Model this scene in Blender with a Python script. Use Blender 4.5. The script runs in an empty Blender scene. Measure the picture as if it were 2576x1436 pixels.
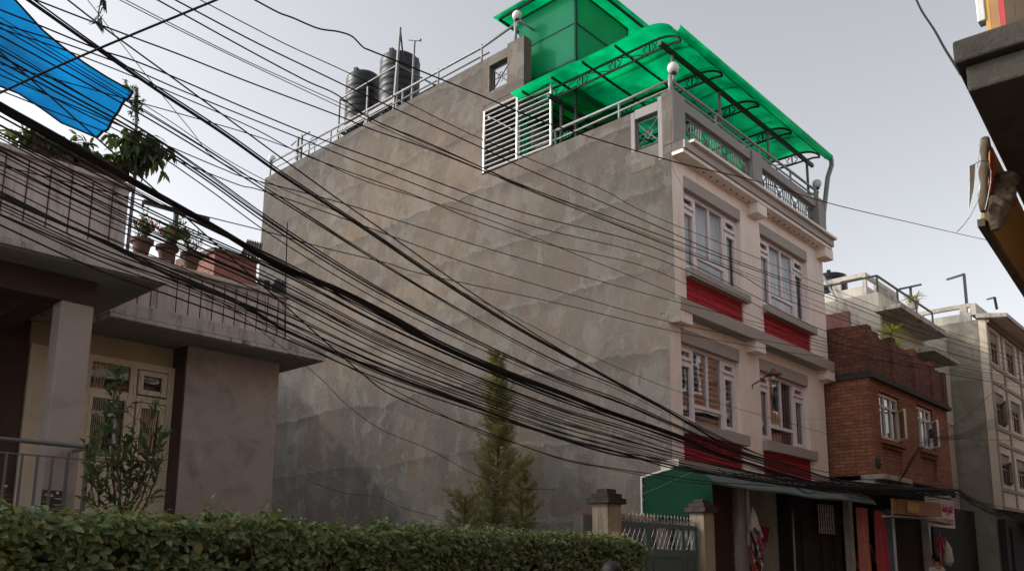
import bpy, bmesh, math, random
from mathutils import Vector, Matrix, noise
R_ = random.Random(7)
S = bpy.context.scene
COL = S.collection
rad = math.radians
# ---------------------------------------------------------------- camera model
FPX, AZ, EL, RO, CX, CY, EYE = 2151.8, .825073, .182688, .007936, 1288., 1017.5, 1.6
fw = Vector((math.sin(AZ)*math.cos(EL), math.cos(AZ)*math.cos(EL), math.sin(EL)))
rt = Vector((math.cos(AZ), -math.sin(AZ), 0)); up = rt.cross(fw)
rt, up = rt*math.cos(RO)+up*math.sin(RO), up*math.cos(RO)-rt*math.sin(RO)
def ray(x, y): return rt*((x-CX)/FPX)+up*(-(y-CY)/FPX)+fw
def AY(x, y, Y): d = ray(x, y); return Vector((0,0,EYE))+d*(Y/d.y)
def AX(x, y, X): d = ray(x, y); return Vector((0,0,EYE))+d*(X/d.x)
# ---------------------------------------------------------------- objects
W = {}
def props(o, label=None, cat=None, group=None, kind=None):
    if label: o['label'] = label
    if cat: o['category'] = cat
    if group: o['group'] = group
    if kind: o['kind'] = kind
    return o
def thing(name, loc, label, cat, group=None):
    o = bpy.data.objects.new(name, None); COL.objects.link(o); o.location = loc
    o.empty_display_size = .2; W[o] = Vector(loc)
    return props(o, label, cat, group)
class MB:
    def __init__(s): s.v, s.f, s.m = [], [], []
    def add(s, vs, fs, mi=0):
        n = len(s.v); s.v += [tuple(v) for v in vs]; s.f += [tuple(i+n for i in f) for f in fs]; s.m += [mi]*len(fs); return s
    def box(s, x0, x1, y0, y1, z0, z1, mi=0):
        vs = [(x,y,z) for x in (x0,x1) for y in (y0,y1) for z in (z0,z1)]
        return s.add(vs, [(0,1,3,2),(4,6,7,5),(0,4,5,1),(2,3,7,6),(0,2,6,4),(1,5,7,3)], mi)
    def obox(s, c, ux, uy, uz, mi=0):
        c, ux, uy, uz = map(Vector, (c, ux, uy, uz))
        vs = [c+ux*a+uy*b+uz*d for a in (-1,1) for b in (-1,1) for d in (-1,1)]
        return s.add(vs, [(0,1,3,2),(4,6,7,5),(0,4,5,1),(2,3,7,6),(0,2,6,4),(1,5,7,3)], mi)
    def bar(s, a, b, w, h=None, mi=0):
        a, b = Vector(a), Vector(b); d = (b-a); L = d.length; d.normalize(); h = h or w
        r = Vector((0,0,1)).cross(d)
        if r.length < 1e-3: r = Vector((1,0,0))
        r.normalize(); u = d.cross(r)
        return s.obox((a+b)/2, d*L/2, r*w/2, u*h/2, mi)
    def quad(s, *p, mi=0): return s.add(p, [tuple(range(len(p)))], mi)
    def tube(s, pts, r, n=6, mi=0):
        pts = [Vector(p) for p in pts]; N = len(pts)
        rs = r if isinstance(r, (list, tuple)) else [r]*N
        vs, fs = [], []
        ref = Vector((0,0,1))
        for i, p in enumerate(pts):
            d = (pts[min(i+1,N-1)]-pts[max(i-1,0)]).normalized()
            a = ref.cross(d)
            if a.length < .05: a = Vector((1,0,0)).cross(d)
            a.normalize(); b = d.cross(a)
            for k in range(n):
                t = 2*math.pi*k/n; vs.append(p+(a*math.cos(t)+b*math.sin(t))*rs[i])
        for i in range(N-1):
            for k in range(n):
                fs.append((i*n+k, i*n+(k+1)%n, (i+1)*n+(k+1)%n, (i+1)*n+k))
        fs.append(tuple(range(n-1,-1,-1))); fs.append(tuple((N-1)*n+k for k in range(n)))
        return s.add(vs, fs, mi)
    def prism(s, poly, ax, a, b, mi=0):
        n = len(poly)
        def P(t, q):
            return {'x':(q,t[0],t[1]), 'y':(t[0],q,t[1]), 'z':(t[0],t[1],q)}[ax]
        vs = [P(t,a) for t in poly]+[P(t,b) for t in poly]
        fs = [tuple(range(n)), tuple(range(2*n-1,n-1,-1))]+[(i,(i+1)%n,n+(i+1)%n,n+i) for i in range(n)]
        return s.add(vs, fs, mi)
    def lathe(s, prof, c, n=24, mi=0, ax=None):
        vs, fs = [], []; c = Vector(c)
        for r, z in prof:
            for k in range(n):
                t = 2*math.pi*k/n; vs.append((c.x+r*math.cos(t), c.y+r*math.sin(t), c.z+z))
        for i in range(len(prof)-1):
            for k in range(n): fs.append((i*n+k, i*n+(k+1)%n, (i+1)*n+(k+1)%n, (i+1)*n+k))
        fs.append(tuple(range(n-1,-1,-1))); fs.append(tuple((len(prof)-1)*n+k for k in range(n)))
        return s.add(vs, fs, mi)
    def ball(s, c, r, n=16, sz=1., mi=0):
        m = n//2; prof = [(max(r*math.sin(math.pi*i/m), .002), -r*sz*math.cos(math.pi*i/m)) for i in range(m+1)]
        return s.lathe(prof, c, n, mi)
    def build(s, name, mats, parent=None, label=None, cat=None, group=None, kind=None, smooth=False, bevel=0):
        me = bpy.data.meshes.new(name)
        if parent is not None: o0 = W[parent]
        else:
            if s.v:
                xs, ys, zs = zip(*s.v); o0 = Vector(((min(xs)+max(xs))/2, (min(ys)+max(ys))/2, min(zs)))
            else: o0 = Vector()
        me.from_pydata([(x-o0.x, y-o0.y, z-o0.z) for x,y,z in s.v], [], s.f)
        mats = mats if isinstance(mats, (list, tuple)) else [mats]
        for m in mats: me.materials.append(M[m])
        if any(s.m): me.polygons.foreach_set('material_index', s.m)
        if smooth: me.polygons.foreach_set('use_smooth', [True]*len(me.polygons))
        me.update()
        o = bpy.data.objects.new(name, me); COL.objects.link(o)
        if parent is not None: o.parent = parent
        else: o.location = o0
        W[o] = o0.copy()
        if bevel:
            b = o.modifiers.new('bevel', 'BEVEL'); b.width = bevel; b.segments = 2; b.limit_method = 'ANGLE'
        return props(o, label, cat, group, kind)
# ---------------------------------------------------------------- materials
M = {}
def nt_new(name):
    m = bpy.data.materials.new(name); m.use_nodes = True; t = m.node_tree
    for n in list(t.nodes): t.nodes.remove(n)
    out = t.nodes.new('ShaderNodeOutputMaterial'); M[name] = m
    return m, t, out
def N(t, ty, ins=None, **kw):
    n = t.nodes.new(ty)
    for k, v in kw.items(): setattr(n, k, v)
    for k, v in (ins or {}).items():
        if isinstance(v, bpy.types.NodeSocket): t.links.new(v, n.inputs[k])
        else: n.inputs[k].default_value = v
    return n
def c4(c): return (c[0], c[1], c[2], 1)
def coords(t, scale=(1,1,1)):
    tc = N(t, 'ShaderNodeTexCoord'); mp = N(t, 'ShaderNodeMapping', {0: tc.outputs['Object']}); mp.inputs['Scale'].default_value = scale
    return mp.outputs[0]
def nz(t, scale, detail=6, rough=.6, sc=(1,1,1), dist=0):
    return N(t, 'ShaderNodeTexNoise', {'Vector': coords(t, sc), 'Scale': scale, 'Detail': detail, 'Roughness': rough, 'Distortion': dist}).outputs['Fac']
def rng(t, v, a, b, c=0., d=1.):
    return N(t, 'ShaderNodeMapRange', {0: v, 1: a, 2: b, 3: c, 4: d}).outputs[0]
def mixc(t, f, a, b, mode='MIX'):
    n = t.nodes.new('ShaderNodeMix'); n.data_type = 'RGBA'; n.blend_type = mode
    for k, v in ((0,f),(6,a),(7,b)):
        if isinstance(v, bpy.types.NodeSocket): t.links.new(v, n.inputs[k])
        else: n.inputs[k].default_value = v if k == 0 else c4(v)
    return n.outputs[2]
def math_(t, op, a, b=0.):
    n = t.nodes.new('ShaderNodeMath'); n.operation = op
    for k, v in ((0,a),(1,b)):
        if isinstance(v, bpy.types.NodeSocket): t.links.new(v, n.inputs[k])
        else: n.inputs[k].default_value = v
    return n.outputs[0]
def finish(t, out, col, rough=.8, metal=0, bumpv=None, bumps=.3, bumpd=.02, spec=.3):
    p = N(t, 'ShaderNodeBsdfPrincipled', {'Base Color': col if isinstance(col, bpy.types.NodeSocket) else c4(col), 'Roughness': rough, 'Metallic': metal, 'Specular IOR Level': spec})
    if bumpv is not None:
        b = N(t, 'ShaderNodeBump', {'Height': bumpv, 'Strength': bumps, 'Distance': bumpd}); t.links.new(b.outputs[0], p.inputs['Normal'])
    t.links.new(p.outputs[0], out.inputs[0]); return p
def plain(name, col, rough=.8, metal=0, var=.18, scale=4, dirt=0, dirtc=(.05,.045,.04), bump=.15, spec=.3, streak=False):
    m, t, out = nt_new(name)
    n1 = nz(t, scale, 7, .65)
    c = mixc(t, rng(t, n1, .3, .7), [x*(1-var) for x in col], [min(1, x*(1+var)) for x in col])
    if dirt:
        n2 = nz(t, 2.2, 8, .7, (2.5,2.5,.35) if streak else (1,1,1), .4)
        c = mixc(t, math_(t, 'MULTIPLY', rng(t, n2, .5, .68), dirt), c, dirtc)
    n3 = nz(t, scale*9, 5, .6)
    finish(t, out, c, rough, metal, n3, bump, .01, spec)
    return m
def plaster(name, warm, cool, lightc, seam=1.55, off=.2, warmat=None):
    """cement render put on in wavy lifts, each lift its own tone, with trowel patches and water runs"""
    m, t, out = nt_new(name)
    tc = N(t, 'ShaderNodeTexCoord'); sx = N(t, 'ShaderNodeSeparateXYZ', {0: tc.outputs['Object']})
    wob = nz(t, .45, 3, .5, (1,1,.15)); wob2 = nz(t, 4.2, 6, .7, (1,1,.5), .5)
    z = math_(t, 'ADD', sx.outputs[2], math_(t, 'ADD', math_(t, 'MULTIPLY', wob, .65), math_(t, 'MULTIPLY', wob2, .34)))
    zz = math_(t, 'DIVIDE', math_(t, 'ADD', z, off), seam)
    idx = math_(t, 'FLOOR', zz); fr = math_(t, 'FRACT', zz)
    wn = N(t, 'ShaderNodeTexWhiteNoise', {'W': idx}, noise_dimensions='1D').outputs['Value']
    edge = rng(t, fr, .0, .09, 1., 0.); up_ = rng(t, fr, .80, 1., 0., 1.)
    big = nz(t, .22, 3, .5); patch = nz(t, 1.1, 8, .68, (1,1,1.25), 1.1); run = nz(t, 1.7, 8, .66, (2.2,2.2,.5), .5)
    spots = nz(t, 6, 8, .74, (1,1,.8), .8); fine = nz(t, 17, 5, .7, (1,1,.6), .4)
    b_ = rng(t, big, .35, .65)
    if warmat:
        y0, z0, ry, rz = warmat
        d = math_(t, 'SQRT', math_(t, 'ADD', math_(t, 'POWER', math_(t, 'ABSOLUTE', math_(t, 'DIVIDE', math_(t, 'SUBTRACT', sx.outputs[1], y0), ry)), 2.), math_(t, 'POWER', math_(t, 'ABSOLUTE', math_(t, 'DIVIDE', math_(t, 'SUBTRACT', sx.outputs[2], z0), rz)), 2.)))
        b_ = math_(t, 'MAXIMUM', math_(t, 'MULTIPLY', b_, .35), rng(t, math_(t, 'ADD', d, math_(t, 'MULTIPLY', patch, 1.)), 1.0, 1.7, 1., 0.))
    def cells(sc, amt, dk, lt):
        tc2 = N(t, 'ShaderNodeTexCoord'); dn = N(t, 'ShaderNodeTexNoise', {'Vector': tc2.outputs['Object'], 'Scale': 2.3, 'Detail': 5., 'Roughness': .7})
        off_ = N(t, 'ShaderNodeVectorMath', {0: dn.outputs['Color'], 1: (.5,.5,.5)}, operation='SUBTRACT'); of2 = N(t, 'ShaderNodeVectorMath', {0: off_.outputs[0], 'Scale': .75}, operation='SCALE')
        ad = N(t, 'ShaderNodeVectorMath', {0: tc2.outputs['Object'], 1: of2.outputs[0]}, operation='ADD'); ms = N(t, 'ShaderNodeVectorMath', {0: ad.outputs[0], 1: (1.,1.,.62)}, operation='MULTIPLY')
        vo = N(t, 'ShaderNodeTexVoronoi', {'Vector': ms.outputs[0], 'Scale': sc}, feature='F1'); sp = N(t, 'ShaderNodeSeparateColor', {0: vo.outputs['Color']}); return sp.outputs[0]
    v1, v2 = cells(1.25, 0, 0, 0), cells(3.1, 0, 0, 0)
    f1 = math_(t, 'ADD', math_(t, 'MULTIPLY', b_, .7), math_(t, 'MULTIPLY', rng(t, patch, .35, .65), .3))
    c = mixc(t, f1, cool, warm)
    c = mixc(t, math_(t, 'MULTIPLY', wn, .42), c, [x*.55 for x in cool])
    c = mixc(t, math_(t, 'MULTIPLY', rng(t, patch, .44, .58), .5), c, [x*.9 for x in cool])
    c = mixc(t, math_(t, 'MULTIPLY', rng(t, run, .54, .72), .2), c, lightc)
    c = mixc(t, math_(t, 'MULTIPLY', rng(t, spots, .50, .64), .38), c, [x*.55 for x in warm])
    c = mixc(t, math_(t, 'MULTIPLY', rng(t, fine, .5, .8), .3), c, lightc)
    c = mixc(t, math_(t, 'MULTIPLY', rng(t, nz(t, 2.6, 8, .78, (1,1,1), 1.6), .58, .66), .45), c, lightc)
    c = mixc(t, math_(t, 'MULTIPLY', rng(t, v1, .55, .95), .38), c, [x*.5 for x in warm])
    c = mixc(t, math_(t, 'MULTIPLY', rng(t, v1, .3, .0), .22), c, lightc)
    c = mixc(t, math_(t, 'MULTIPLY', rng(t, v2, .6, .95), .26), c, lightc)
    c = mixc(t, math_(t, 'MULTIPLY', rng(t, v2, .35, .0), .3), c, [x*.55 for x in warm])
    pm = nz(t, .42, 3, .6)
    c = mixc(t, math_(t, 'MULTIPLY', edge, math_(t, 'MULTIPLY', rng(t, pm, .50, .62, 0.04, .42), rng(t, spots, .3, .6, .3, 1.))), c, lightc)
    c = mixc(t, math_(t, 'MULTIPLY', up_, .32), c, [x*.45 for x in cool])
    h = math_(t, 'ADD', math_(t, 'MULTIPLY', fr, .35), math_(t, 'ADD', math_(t, 'MULTIPLY', patch, .7), math_(t, 'MULTIPLY', nz(t, 30, 4, .6), .12)))
    finish(t, out, c, .9, 0, h, .6, .06, .15)
def brick(name, c1, c2, mortar, sc=1., dark=.3, size=(.24,.075)):
    m, t, out = nt_new(name)
    tc = N(t, 'ShaderNodeTexCoord'); sx = N(t, 'ShaderNodeSeparateXYZ', {0: tc.outputs['Object']})
    u = math_(t, 'ADD', sx.outputs[0], sx.outputs[1])
    wz = math_(t, 'ADD', sx.outputs[2], math_(t, 'MULTIPLY', nz(t, 1.5, 3), .03))
    cv = N(t, 'ShaderNodeCombineXYZ', {0: u, 1: wz, 2: 0.})
    b = N(t, 'ShaderNodeTexBrick', {'Vector': cv.outputs[0], 'Color1': c4(c1), 'Color2': c4(c2), 'Mortar': c4(mortar), 'Scale': sc, 'Mortar Size': .013, 'Mortar Smooth': .3, 'Bias': 0., 'Brick Width': size[0], 'Row Height': size[1]})
    c = mixc(t, math_(t, 'MULTIPLY', rng(t, nz(t, .9, 8, .7, (1,1,.6), .6), .42, .66), dark), b.outputs[0], (.03,.022,.02))
    c = mixc(t, rng(t, nz(t, 9, 6, .7), .3, .7, 0., .35), c, [x*1.35 for x in c1])
    h = math_(t, 'ADD', math_(t, 'MULTIPLY', b.outputs[1], -1.), math_(t, 'MULTIPLY', nz(t, 25, 5), .8))
    finish(t, out, c, .9, 0, h, .6, .02, .15)
def leafm(name, col, col2, trans=.35, tcol=None, dead=None):
    m, t, out = nt_new(name)
    g = N(t, 'ShaderNodeNewGeometry')
    c = mixc(t, g.outputs['Random Per Island'], col, col2)
    if dead:
        c = mixc(t, rng(t, g.outputs['Random Per Island'], .86, .95), c, dead)
    p = N(t, 'ShaderNodeBsdfPrincipled', {'Base Color': c, 'Roughness': .45, 'Specular IOR Level': .35})
    tr = N(t, 'ShaderNodeBsdfTranslucent', {'Color': mixc(t, .6, c, tcol or (.18,.25,.03))})
    mx = N(t, 'ShaderNodeMixShader', {0: trans, 1: p.outputs[0], 2: tr.outputs[0]})
    t.links.new(mx.outputs[0], out.inputs[0])
def sheet(name, tr, df, clear, fclear=.12, ftr=.75, rough=.25, var=.2, scale=1.5):
    """translucent plastic: light comes through it"""
    m, t, out = nt_new(name)
    v = nz(t, scale, 5, .6); v2 = nz(t, .5, 3, .5, (1,1,1), .5)
    vv = math_(t, 'MULTIPLY', math_(t, 'ADD', v, v2), .5)
    a = mixc(t, rng(t, vv, .35, .65), [x*(1-var) for x in tr], [min(1,x*(1+var)) for x in tr])
    T = N(t, 'ShaderNodeBsdfTranslucent', {'Color': a})
    D = N(t, 'ShaderNodeBsdfPrincipled', {'Base Color': c4(df), 'Roughness': rough, 'Specular IOR Level': .4})
    m1 = N(t, 'ShaderNodeMixShader', {0: ftr, 1: D.outputs[0], 2: T.outputs[0]})
    C = N(t, 'ShaderNodeBsdfTransparent', {'Color': c4(clear)})
    m2 = N(t, 'ShaderNodeMixShader', {0: fclear, 1: m1.outputs[0], 2: C.outputs[0]})
    t.links.new(m2.outputs[0], out.inputs[0])
def glassm(name, tint=(.75,.8,.8), refl=1.0, base=.12):
    m, t, out = nt_new(name)
    ge = N(t, 'ShaderNodeNewGeometry'); vd = N(t, 'ShaderNodeVectorMath', {0: ge.outputs['Normal'], 1: ge.outputs['Incoming']}, operation='DOT_PRODUCT')
    fr = math_(t, 'POWER', math_(t, 'SUBTRACT', 1., math_(t, 'ABSOLUTE', vd.outputs['Value'])), 4.)
    b = N(t, 'ShaderNodeBump', {'Height': nz(t, 1.6, 2, .5), 'Strength': .12, 'Distance': .02})
    G = N(t, 'ShaderNodeBsdfGlossy', {'Color': (.9,.92,.95,1), 'Roughness': .02, 'Normal': b.outputs[0]})
    C = N(t, 'ShaderNodeBsdfTransparent', {'Color': c4(tint)})
    f = math_(t, 'MINIMUM', math_(t, 'ADD', math_(t, 'MULTIPLY', fr, .9*refl), base), .9)
    mx = N(t, 'ShaderNodeMixShader', {0: f, 1: C.outputs[0], 2: G.outputs[0]})
    t.links.new(mx.outputs[0], out.inputs[0])
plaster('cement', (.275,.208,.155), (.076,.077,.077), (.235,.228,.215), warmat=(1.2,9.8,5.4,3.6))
plaster('cement_far', (.36,.32,.25), (.25,.24,.21), (.40,.38,.32), 2.2, .6)
plaster('cement_dark', (.20,.165,.135), (.15,.14,.125), (.28,.26,.23), 1.9, .3)
plain('paint_cream', (.84,.77,.70), .75, var=.06, scale=1.2, dirt=.24, dirtc=(.4,.34,.28), streak=True, bump=.05)
plain('paint_white', (.76,.71,.66), .7, var=.04, scale=1.5, dirt=.1, dirtc=(.4,.36,.32), streak=True, bump=.05)
plain('paint_grey', (.25,.235,.225), .7, var=.07, scale=2, dirt=.2, dirtc=(.16,.15,.14), streak=True, bump=.06)
plain('band_grey', (.36,.33,.305), .7, var=.05, scale=2, dirt=.12, dirtc=(.2,.19,.18), streak=True, bump=.05)
plain('window_pink', (.74,.68,.69), .45, var=.03, scale=3, bump=.03)
plain('window_cream', (.60,.52,.40), .55, var=.06, scale=3, dirt=.25, dirtc=(.3,.24,.16), bump=.04)
plain('window_brown', (.19,.12,.08), .6, var=.15, scale=5, bump=.08)
plain('interior', (.035,.03,.03), .9, var=.3, scale=2, bump=0)
plain('curtain', (.66,.64,.62), .95, var=.1, scale=3, bump=.1)
plain('curtain_old', (.50,.42,.31), .95, var=.25, scale=3, bump=.1)
plain('metal_white', (.55,.54,.53), .35, .3, var=.06, scale=6, bump=.03)
plain('steel_grey', (.17,.17,.175), .5, 0, var=.1, scale=6, bump=.03)
plain('metal_pipe', (.27,.27,.275), .45, .15, var=.1, scale=6, bump=.03)
plain('metal_grey', (.15,.15,.155), .45, .3, var=.12, scale=6, bump=.04)
plain('metal_dark', (.035,.04,.04), .55, .2, var=.2, scale=6, bump=.04)
plain('rust', (.20,.10,.06), .9, .1, var=.35, scale=7, dirt=.5, dirtc=(.06,.04,.03), bump=.3)
plain('cable', (.028,.026,.026), .85, 0, var=.2, scale=9, bump=.05, spec=.1)
plain('cable_grey', (.10,.10,.10), .55, 0, var=.2, scale=9, bump=.05)
plain('tank_black', (.014,.015,.02), .42, 0, var=.2, scale=3, bump=.03, spec=.35)
plain('opal', (.72,.70,.68), .25, 0, var=.04, scale=4, bump=0, spec=.5)
plain('mould', (.42,.385,.35), .9, var=.12, scale=2.5, dirt=.8, dirtc=(.055,.05,.045), streak=True, bump=.35)
plain('mould_pink', (.52,.455,.43), .9, var=.14, scale=2, dirt=.6, dirtc=(.08,.07,.065), streak=True, bump=.3)
plain('soffit', (.30,.29,.265), .9, var=.12, scale=1.5, dirt=.3, dirtc=(.12,.11,.1), bump=.1)
plain('house_mauve', (.37,.315,.295), .9, var=.14, scale=.9, dirt=.45, dirtc=(.15,.085,.075), bump=.12)
plain('house_cream', (.42,.33,.22), .9, var=.1, scale=1.2, dirt=.25, dirtc=(.2,.15,.1), bump=.1)
plain('maroon', (.075,.047,.044), .9, var=.25, scale=1.2, dirt=.3, dirtc=(.04,.025,.025), bump=.1)
plain('terracotta', (.135,.08,.062), .9, var=.15, scale=5, dirt=.4, dirtc=(.09,.06,.05), bump=.2)
plain('asphalt', (.055,.053,.05), .9, var=.25, scale=3, dirt=.5, dirtc=(.09,.08,.07), bump=.4)
plain('dirt', (.12,.095,.07), .95, var=.3, scale=2, bump=.4)
plain('concrete', (.28,.265,.24), .9, var=.15, scale=2.5, dirt=.5, dirtc=(.1,.09,.08), bump=.35)
plain('concrete_dark', (.062,.056,.048), .95, var=.3, scale=6, dirt=.4, dirtc=(.035,.03,.025), bump=.8)
plain('post_paint', (.36,.30,.225), .9, var=.15, scale=3, dirt=.75, dirtc=(.13,.07,.045), streak=True, bump=.25)
plain('post_cap', (.075,.055,.048), .95, var=.35, scale=8, dirt=.4, dirtc=(.02,.018,.016), bump=.6)
plain('gate_green', (.10,.16,.155), .45, .1, var=.12, scale=5, dirt=.2, dirtc=(.05,.05,.04), bump=.05)
plain('shutter_brown', (.085,.045,.032), .8, 0, var=.2, scale=4, bump=.05)
plain('shutter_dark', (.05,.028,.024), .85, 0, var=.2, scale=4, bump=.05)
plain('tile_white', (.5,.49,.47), .4, var=.15, scale=4, dirt=.4, dirtc=(.12,.11,.1), bump=.05)
plain('bark', (.07,.05,.04), .95, var=.3, scale=14, bump=.5)
plain('bark_light', (.16,.12,.085), .95, var=.3, scale=14, bump=.5)
plain('skin', (.34,.19,.125), .55, var=.06, scale=8, bump=.02)
plain('hair', (.012,.010,.010), .5, var=.3, scale=30, bump=.3)
plain('cloth_red', (.42,.025,.05), .9, var=.12, scale=9, bump=.2)
plain('cloth_white', (.55,.53,.5), .9, var=.08, scale=9, bump=.2)
plain('cloth_pink', (.55,.10,.12), .9, var=.14, scale=2.5, bump=.2)
plain('cloth_salmon', (.62,.24,.18), .9, var=.14, scale=2.5, bump=.2)
plain('cloth_dark', (.03,.028,.03), .9, var=.2, scale=9, bump=.2)
plain('cloth_olive', (.10,.09,.075), .9, var=.2, scale=9, bump=.2)
plain('blue_grey', (.10,.13,.16), .7, var=.1, scale=2, dirt=.3, dirtc=(.05,.05,.05), bump=.1)
plain('board_orange', (.42,.22,.10), .75, var=.15, scale=2, dirt=.35, dirtc=(.15,.1,.06), bump=.1)
plain('board_yellow', (.62,.36,.10), .7, var=.12, scale=2, dirt=.3, dirtc=(.3,.2,.1), bump=.1)
plain('sign_board', (.36,.22,.07), .7, var=.1, scale=2, dirt=.3, dirtc=(.2,.13,.07), bump=.1)
plain('sign_cream', (.62,.55,.40), .6, var=.05, scale=3, bump=.02)
plain('sign_pink', (.66,.54,.52), .6, var=.05, scale=3, bump=.02)
plain('sign_red', (.50,.05,.07), .6, var=.05, scale=3, bump=.02)
plain('red_cloth', (.5,.02,.02), .8, var=.1, scale=3, bump=.1)
plain('beige_cloth', (.10,.075,.05), .95, var=.25, scale=5, dirt=.35, dirtc=(.1,.07,.05), bump=.4)
plain('pale_green', (.56,.57,.44), .85, var=.08, scale=1.4, dirt=.4, dirtc=(.22,.2,.17), streak=True, bump=.1)
plain('pale_wall', (.50,.46,.40), .9, var=.12, scale=1.2, dirt=.55, dirtc=(.17,.155,.13), streak=True, bump=.2)
plain('far_cream', (.62,.54,.43), .85, var=.06, scale=1.4, dirt=.25, dirtc=(.3,.26,.2), streak=True, bump=.1)
plain('far_band', (.30,.25,.21), .85, var=.1, scale=2, bump=.1)
plain('roof_sheet', (.10,.085,.075), .7, .2, var=.2, scale=3, bump=.1)
plain('packet', (.48,.42,.40), .35, .1, var=.35, scale=12, bump=.2)
plain('packet_red', (.5,.06,.04), .4, 0, var=.4, scale=10, bump=.1)
plain('plastic_bag', (.55,.56,.48), .4, 0, var=.15, scale=8, bump=.3)
plain('led_red', (.38,.07,.04), .4, 0, var=.1, scale=8, bump=0)
plain('fibre_green_solid', (.001,.032,.017), .7, 0, var=.3, scale=2.2, dirt=.25, dirtc=(.004,.036,.02), bump=.05, spec=.1)
plain('awning_sheet', (.06,.095,.085), .5, .1, var=.12, scale=1.6, dirt=.35, dirtc=(.12,.14,.13), bump=.08)
brick('brick_red', (.38,.165,.095), (.22,.09,.055), (.10,.07,.055), dark=.45, size=(.26,.085))
brick('brick_raw', (.25,.105,.07), (.11,.05,.037), (.06,.045,.04), dark=.7, size=(.25,.095))
brick('brick_stair', (.28,.12,.095), (.2,.085,.07), (.2,.14,.12), dark=.15)
brick('red_tile', (.42,.036,.045), (.35,.03,.038), (.10,.010,.014), dark=0.05, size=(.9,.125))
sheet('fibre_green', (.01,.60,.34), (.004,.24,.13), (.05,.9,.55), .10, .84, .25, .5)
sheet('fibre_wall', (.015,.68,.40), (.01,.38,.25), (.2,.8,.6), .12, .72, .6, .18, 1.1)
sheet('tarp_blue', (.0,.115,.30), (.0,.09,.28), (.05,.35,.8), .17, .85, .4, .6, 1.1)
glassm('glass_soft', (.9,.92,.93), .5, .03); glassm('glass'); glassm('glass_dark', (.7,.72,.73), .8, .07); glassm('glass_strong', (.8,.83,.85), .9, .12)
leafm('leaf_hedge', (.045,.085,.042), (.24,.30,.14), .3, (.34,.36,.05), (.17,.16,.05))
leafm('leaf_new', (.30,.32,.14), (.5,.48,.28), .4, (.5,.5,.2))
leafm('leaf_shrub', (.05,.08,.035), (.10,.135,.05), .33, (.18,.25,.06))
leafm('leaf_pine', (.16,.18,.06), (.25,.22,.08), .35, (.3,.3,.07), (.26,.19,.09))
leafm('leaf_roof', (.035,.05,.03), (.065,.085,.035), .38, (.2,.27,.05), (.2,.26,.05))
leafm('leaf_palm', (.30,.32,.05), (.42,.40,.08), .45, (.5,.5,.08))
leafm('flower', (.35,.02,.05), (.5,.06,.10), .3, (.6,.05,.1))
leafm('dry', (.25,.14,.09), (.35,.2,.13), .2, (.4,.25,.1))
m, t, out = nt_new('hill'); finish(t, out, (.1,.1,.1))
# ================================================================ ground
g = MB()
g.box(-60, 90, -60, 90, -.3, 0.)
g.build('ground', 'dirt', kind='structure')
MB().box(-40, 60, -.9, 6.1, -.1, .02).build('road', 'asphalt', kind='structure')
MB().box(-40, 60, 6.1, 7.0, -.1, .14).build('pavement', 'concrete', kind='structure')
# ================================================================ main building
BX0, BX1 = 13.2, 20.1
B = thing('town_house', (16.6, 15, 0), 'tall town house with bare grey cement side wall and cream front with red panels', 'house')
UY, LY = 8.10, 8.25
sw = MB(); sw.prism([(8.46,0),(22.86,0),(22.86,13.43),(13.2,13.43),(13.2,10.47),(9.02,10.47),(9.02,9.175),(8.46,9.175)], 'x', BX0, BX0+.16)
sw.box(BX0-.006, BX0-.001, UY+.004, 8.47, 6.45, 9.33); sw.box(BX0-.006, BX0-.001, LY+.004, 8.47, 3.46, 6.19)
sw.box(BX0, BX0+.16, 7.98, 8.24, 0, 3.24)
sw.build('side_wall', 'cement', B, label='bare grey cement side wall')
b = MB()
b.box(BX0+.16, BX1, 10.5, 22.8, 0, 3.25); b.box(BX0+.16, BX1, 9.35, 22.8, 3.45, 9.1)
b.box(BX1-.16, BX1, 8.45, 10.5, 0, 9.1); b.box(BX0+.16, BX1, 22.8, 22.86, 0, 12.)
b.box(BX0+.16, BX1, 13.3, 22.8, 9.32, 12.05); b.box(BX1-.12, BX1, 9.4, 22.8, 9.32, 10.4); b.box(BX0+.16, BX1-.16, 22.5, 22.8, 12.05, 13.4)
b.box(16.2, 16.75, 8.5, 9.35, 3.45, 9.1)
b.build('rear_wall', 'cement_dark', B)
b = MB(); b.box(BX0+.165, BX1-.165, 9.30, 9.345, 3.46, 9.09)
b.build('room_back', 'interior', B)
f = MB()
UY, LY = 8.10, 8.25
WA, WB = (13.6, 15.85), (16.75, 19.15)
# upper front (slightly proud), pieces round the openings
for (x0, x1) in ((BX0-.0, WA[0]), (WA[1], WB[0]), (WB[1], BX1)):
    f.box(x0, x1, UY, UY+(.355 if x0 < 13.3 else .2), 6.45, 9.335)
for (x0, x1) in (WA, WB):
    f.box(x0, x1, UY, UY+.2, 9.0, 9.335); f.box(x0, x1, UY+.08, UY+.2, 6.45, 6.95)
for (x0, x1) in ((BX0-.0, WA[0]), (WA[1], WB[0]), (WB[1], BX1)):
    f.box(x0, x1, LY, LY+.2, 3.46, 6.2)
for (x0, x1) in (WA, WB):
    f.box(x0, x1, LY, LY+.2, 5.98, 6.2); f.box(x0, x1, LY+.08, LY+.2, 3.3, 3.97)
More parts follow.
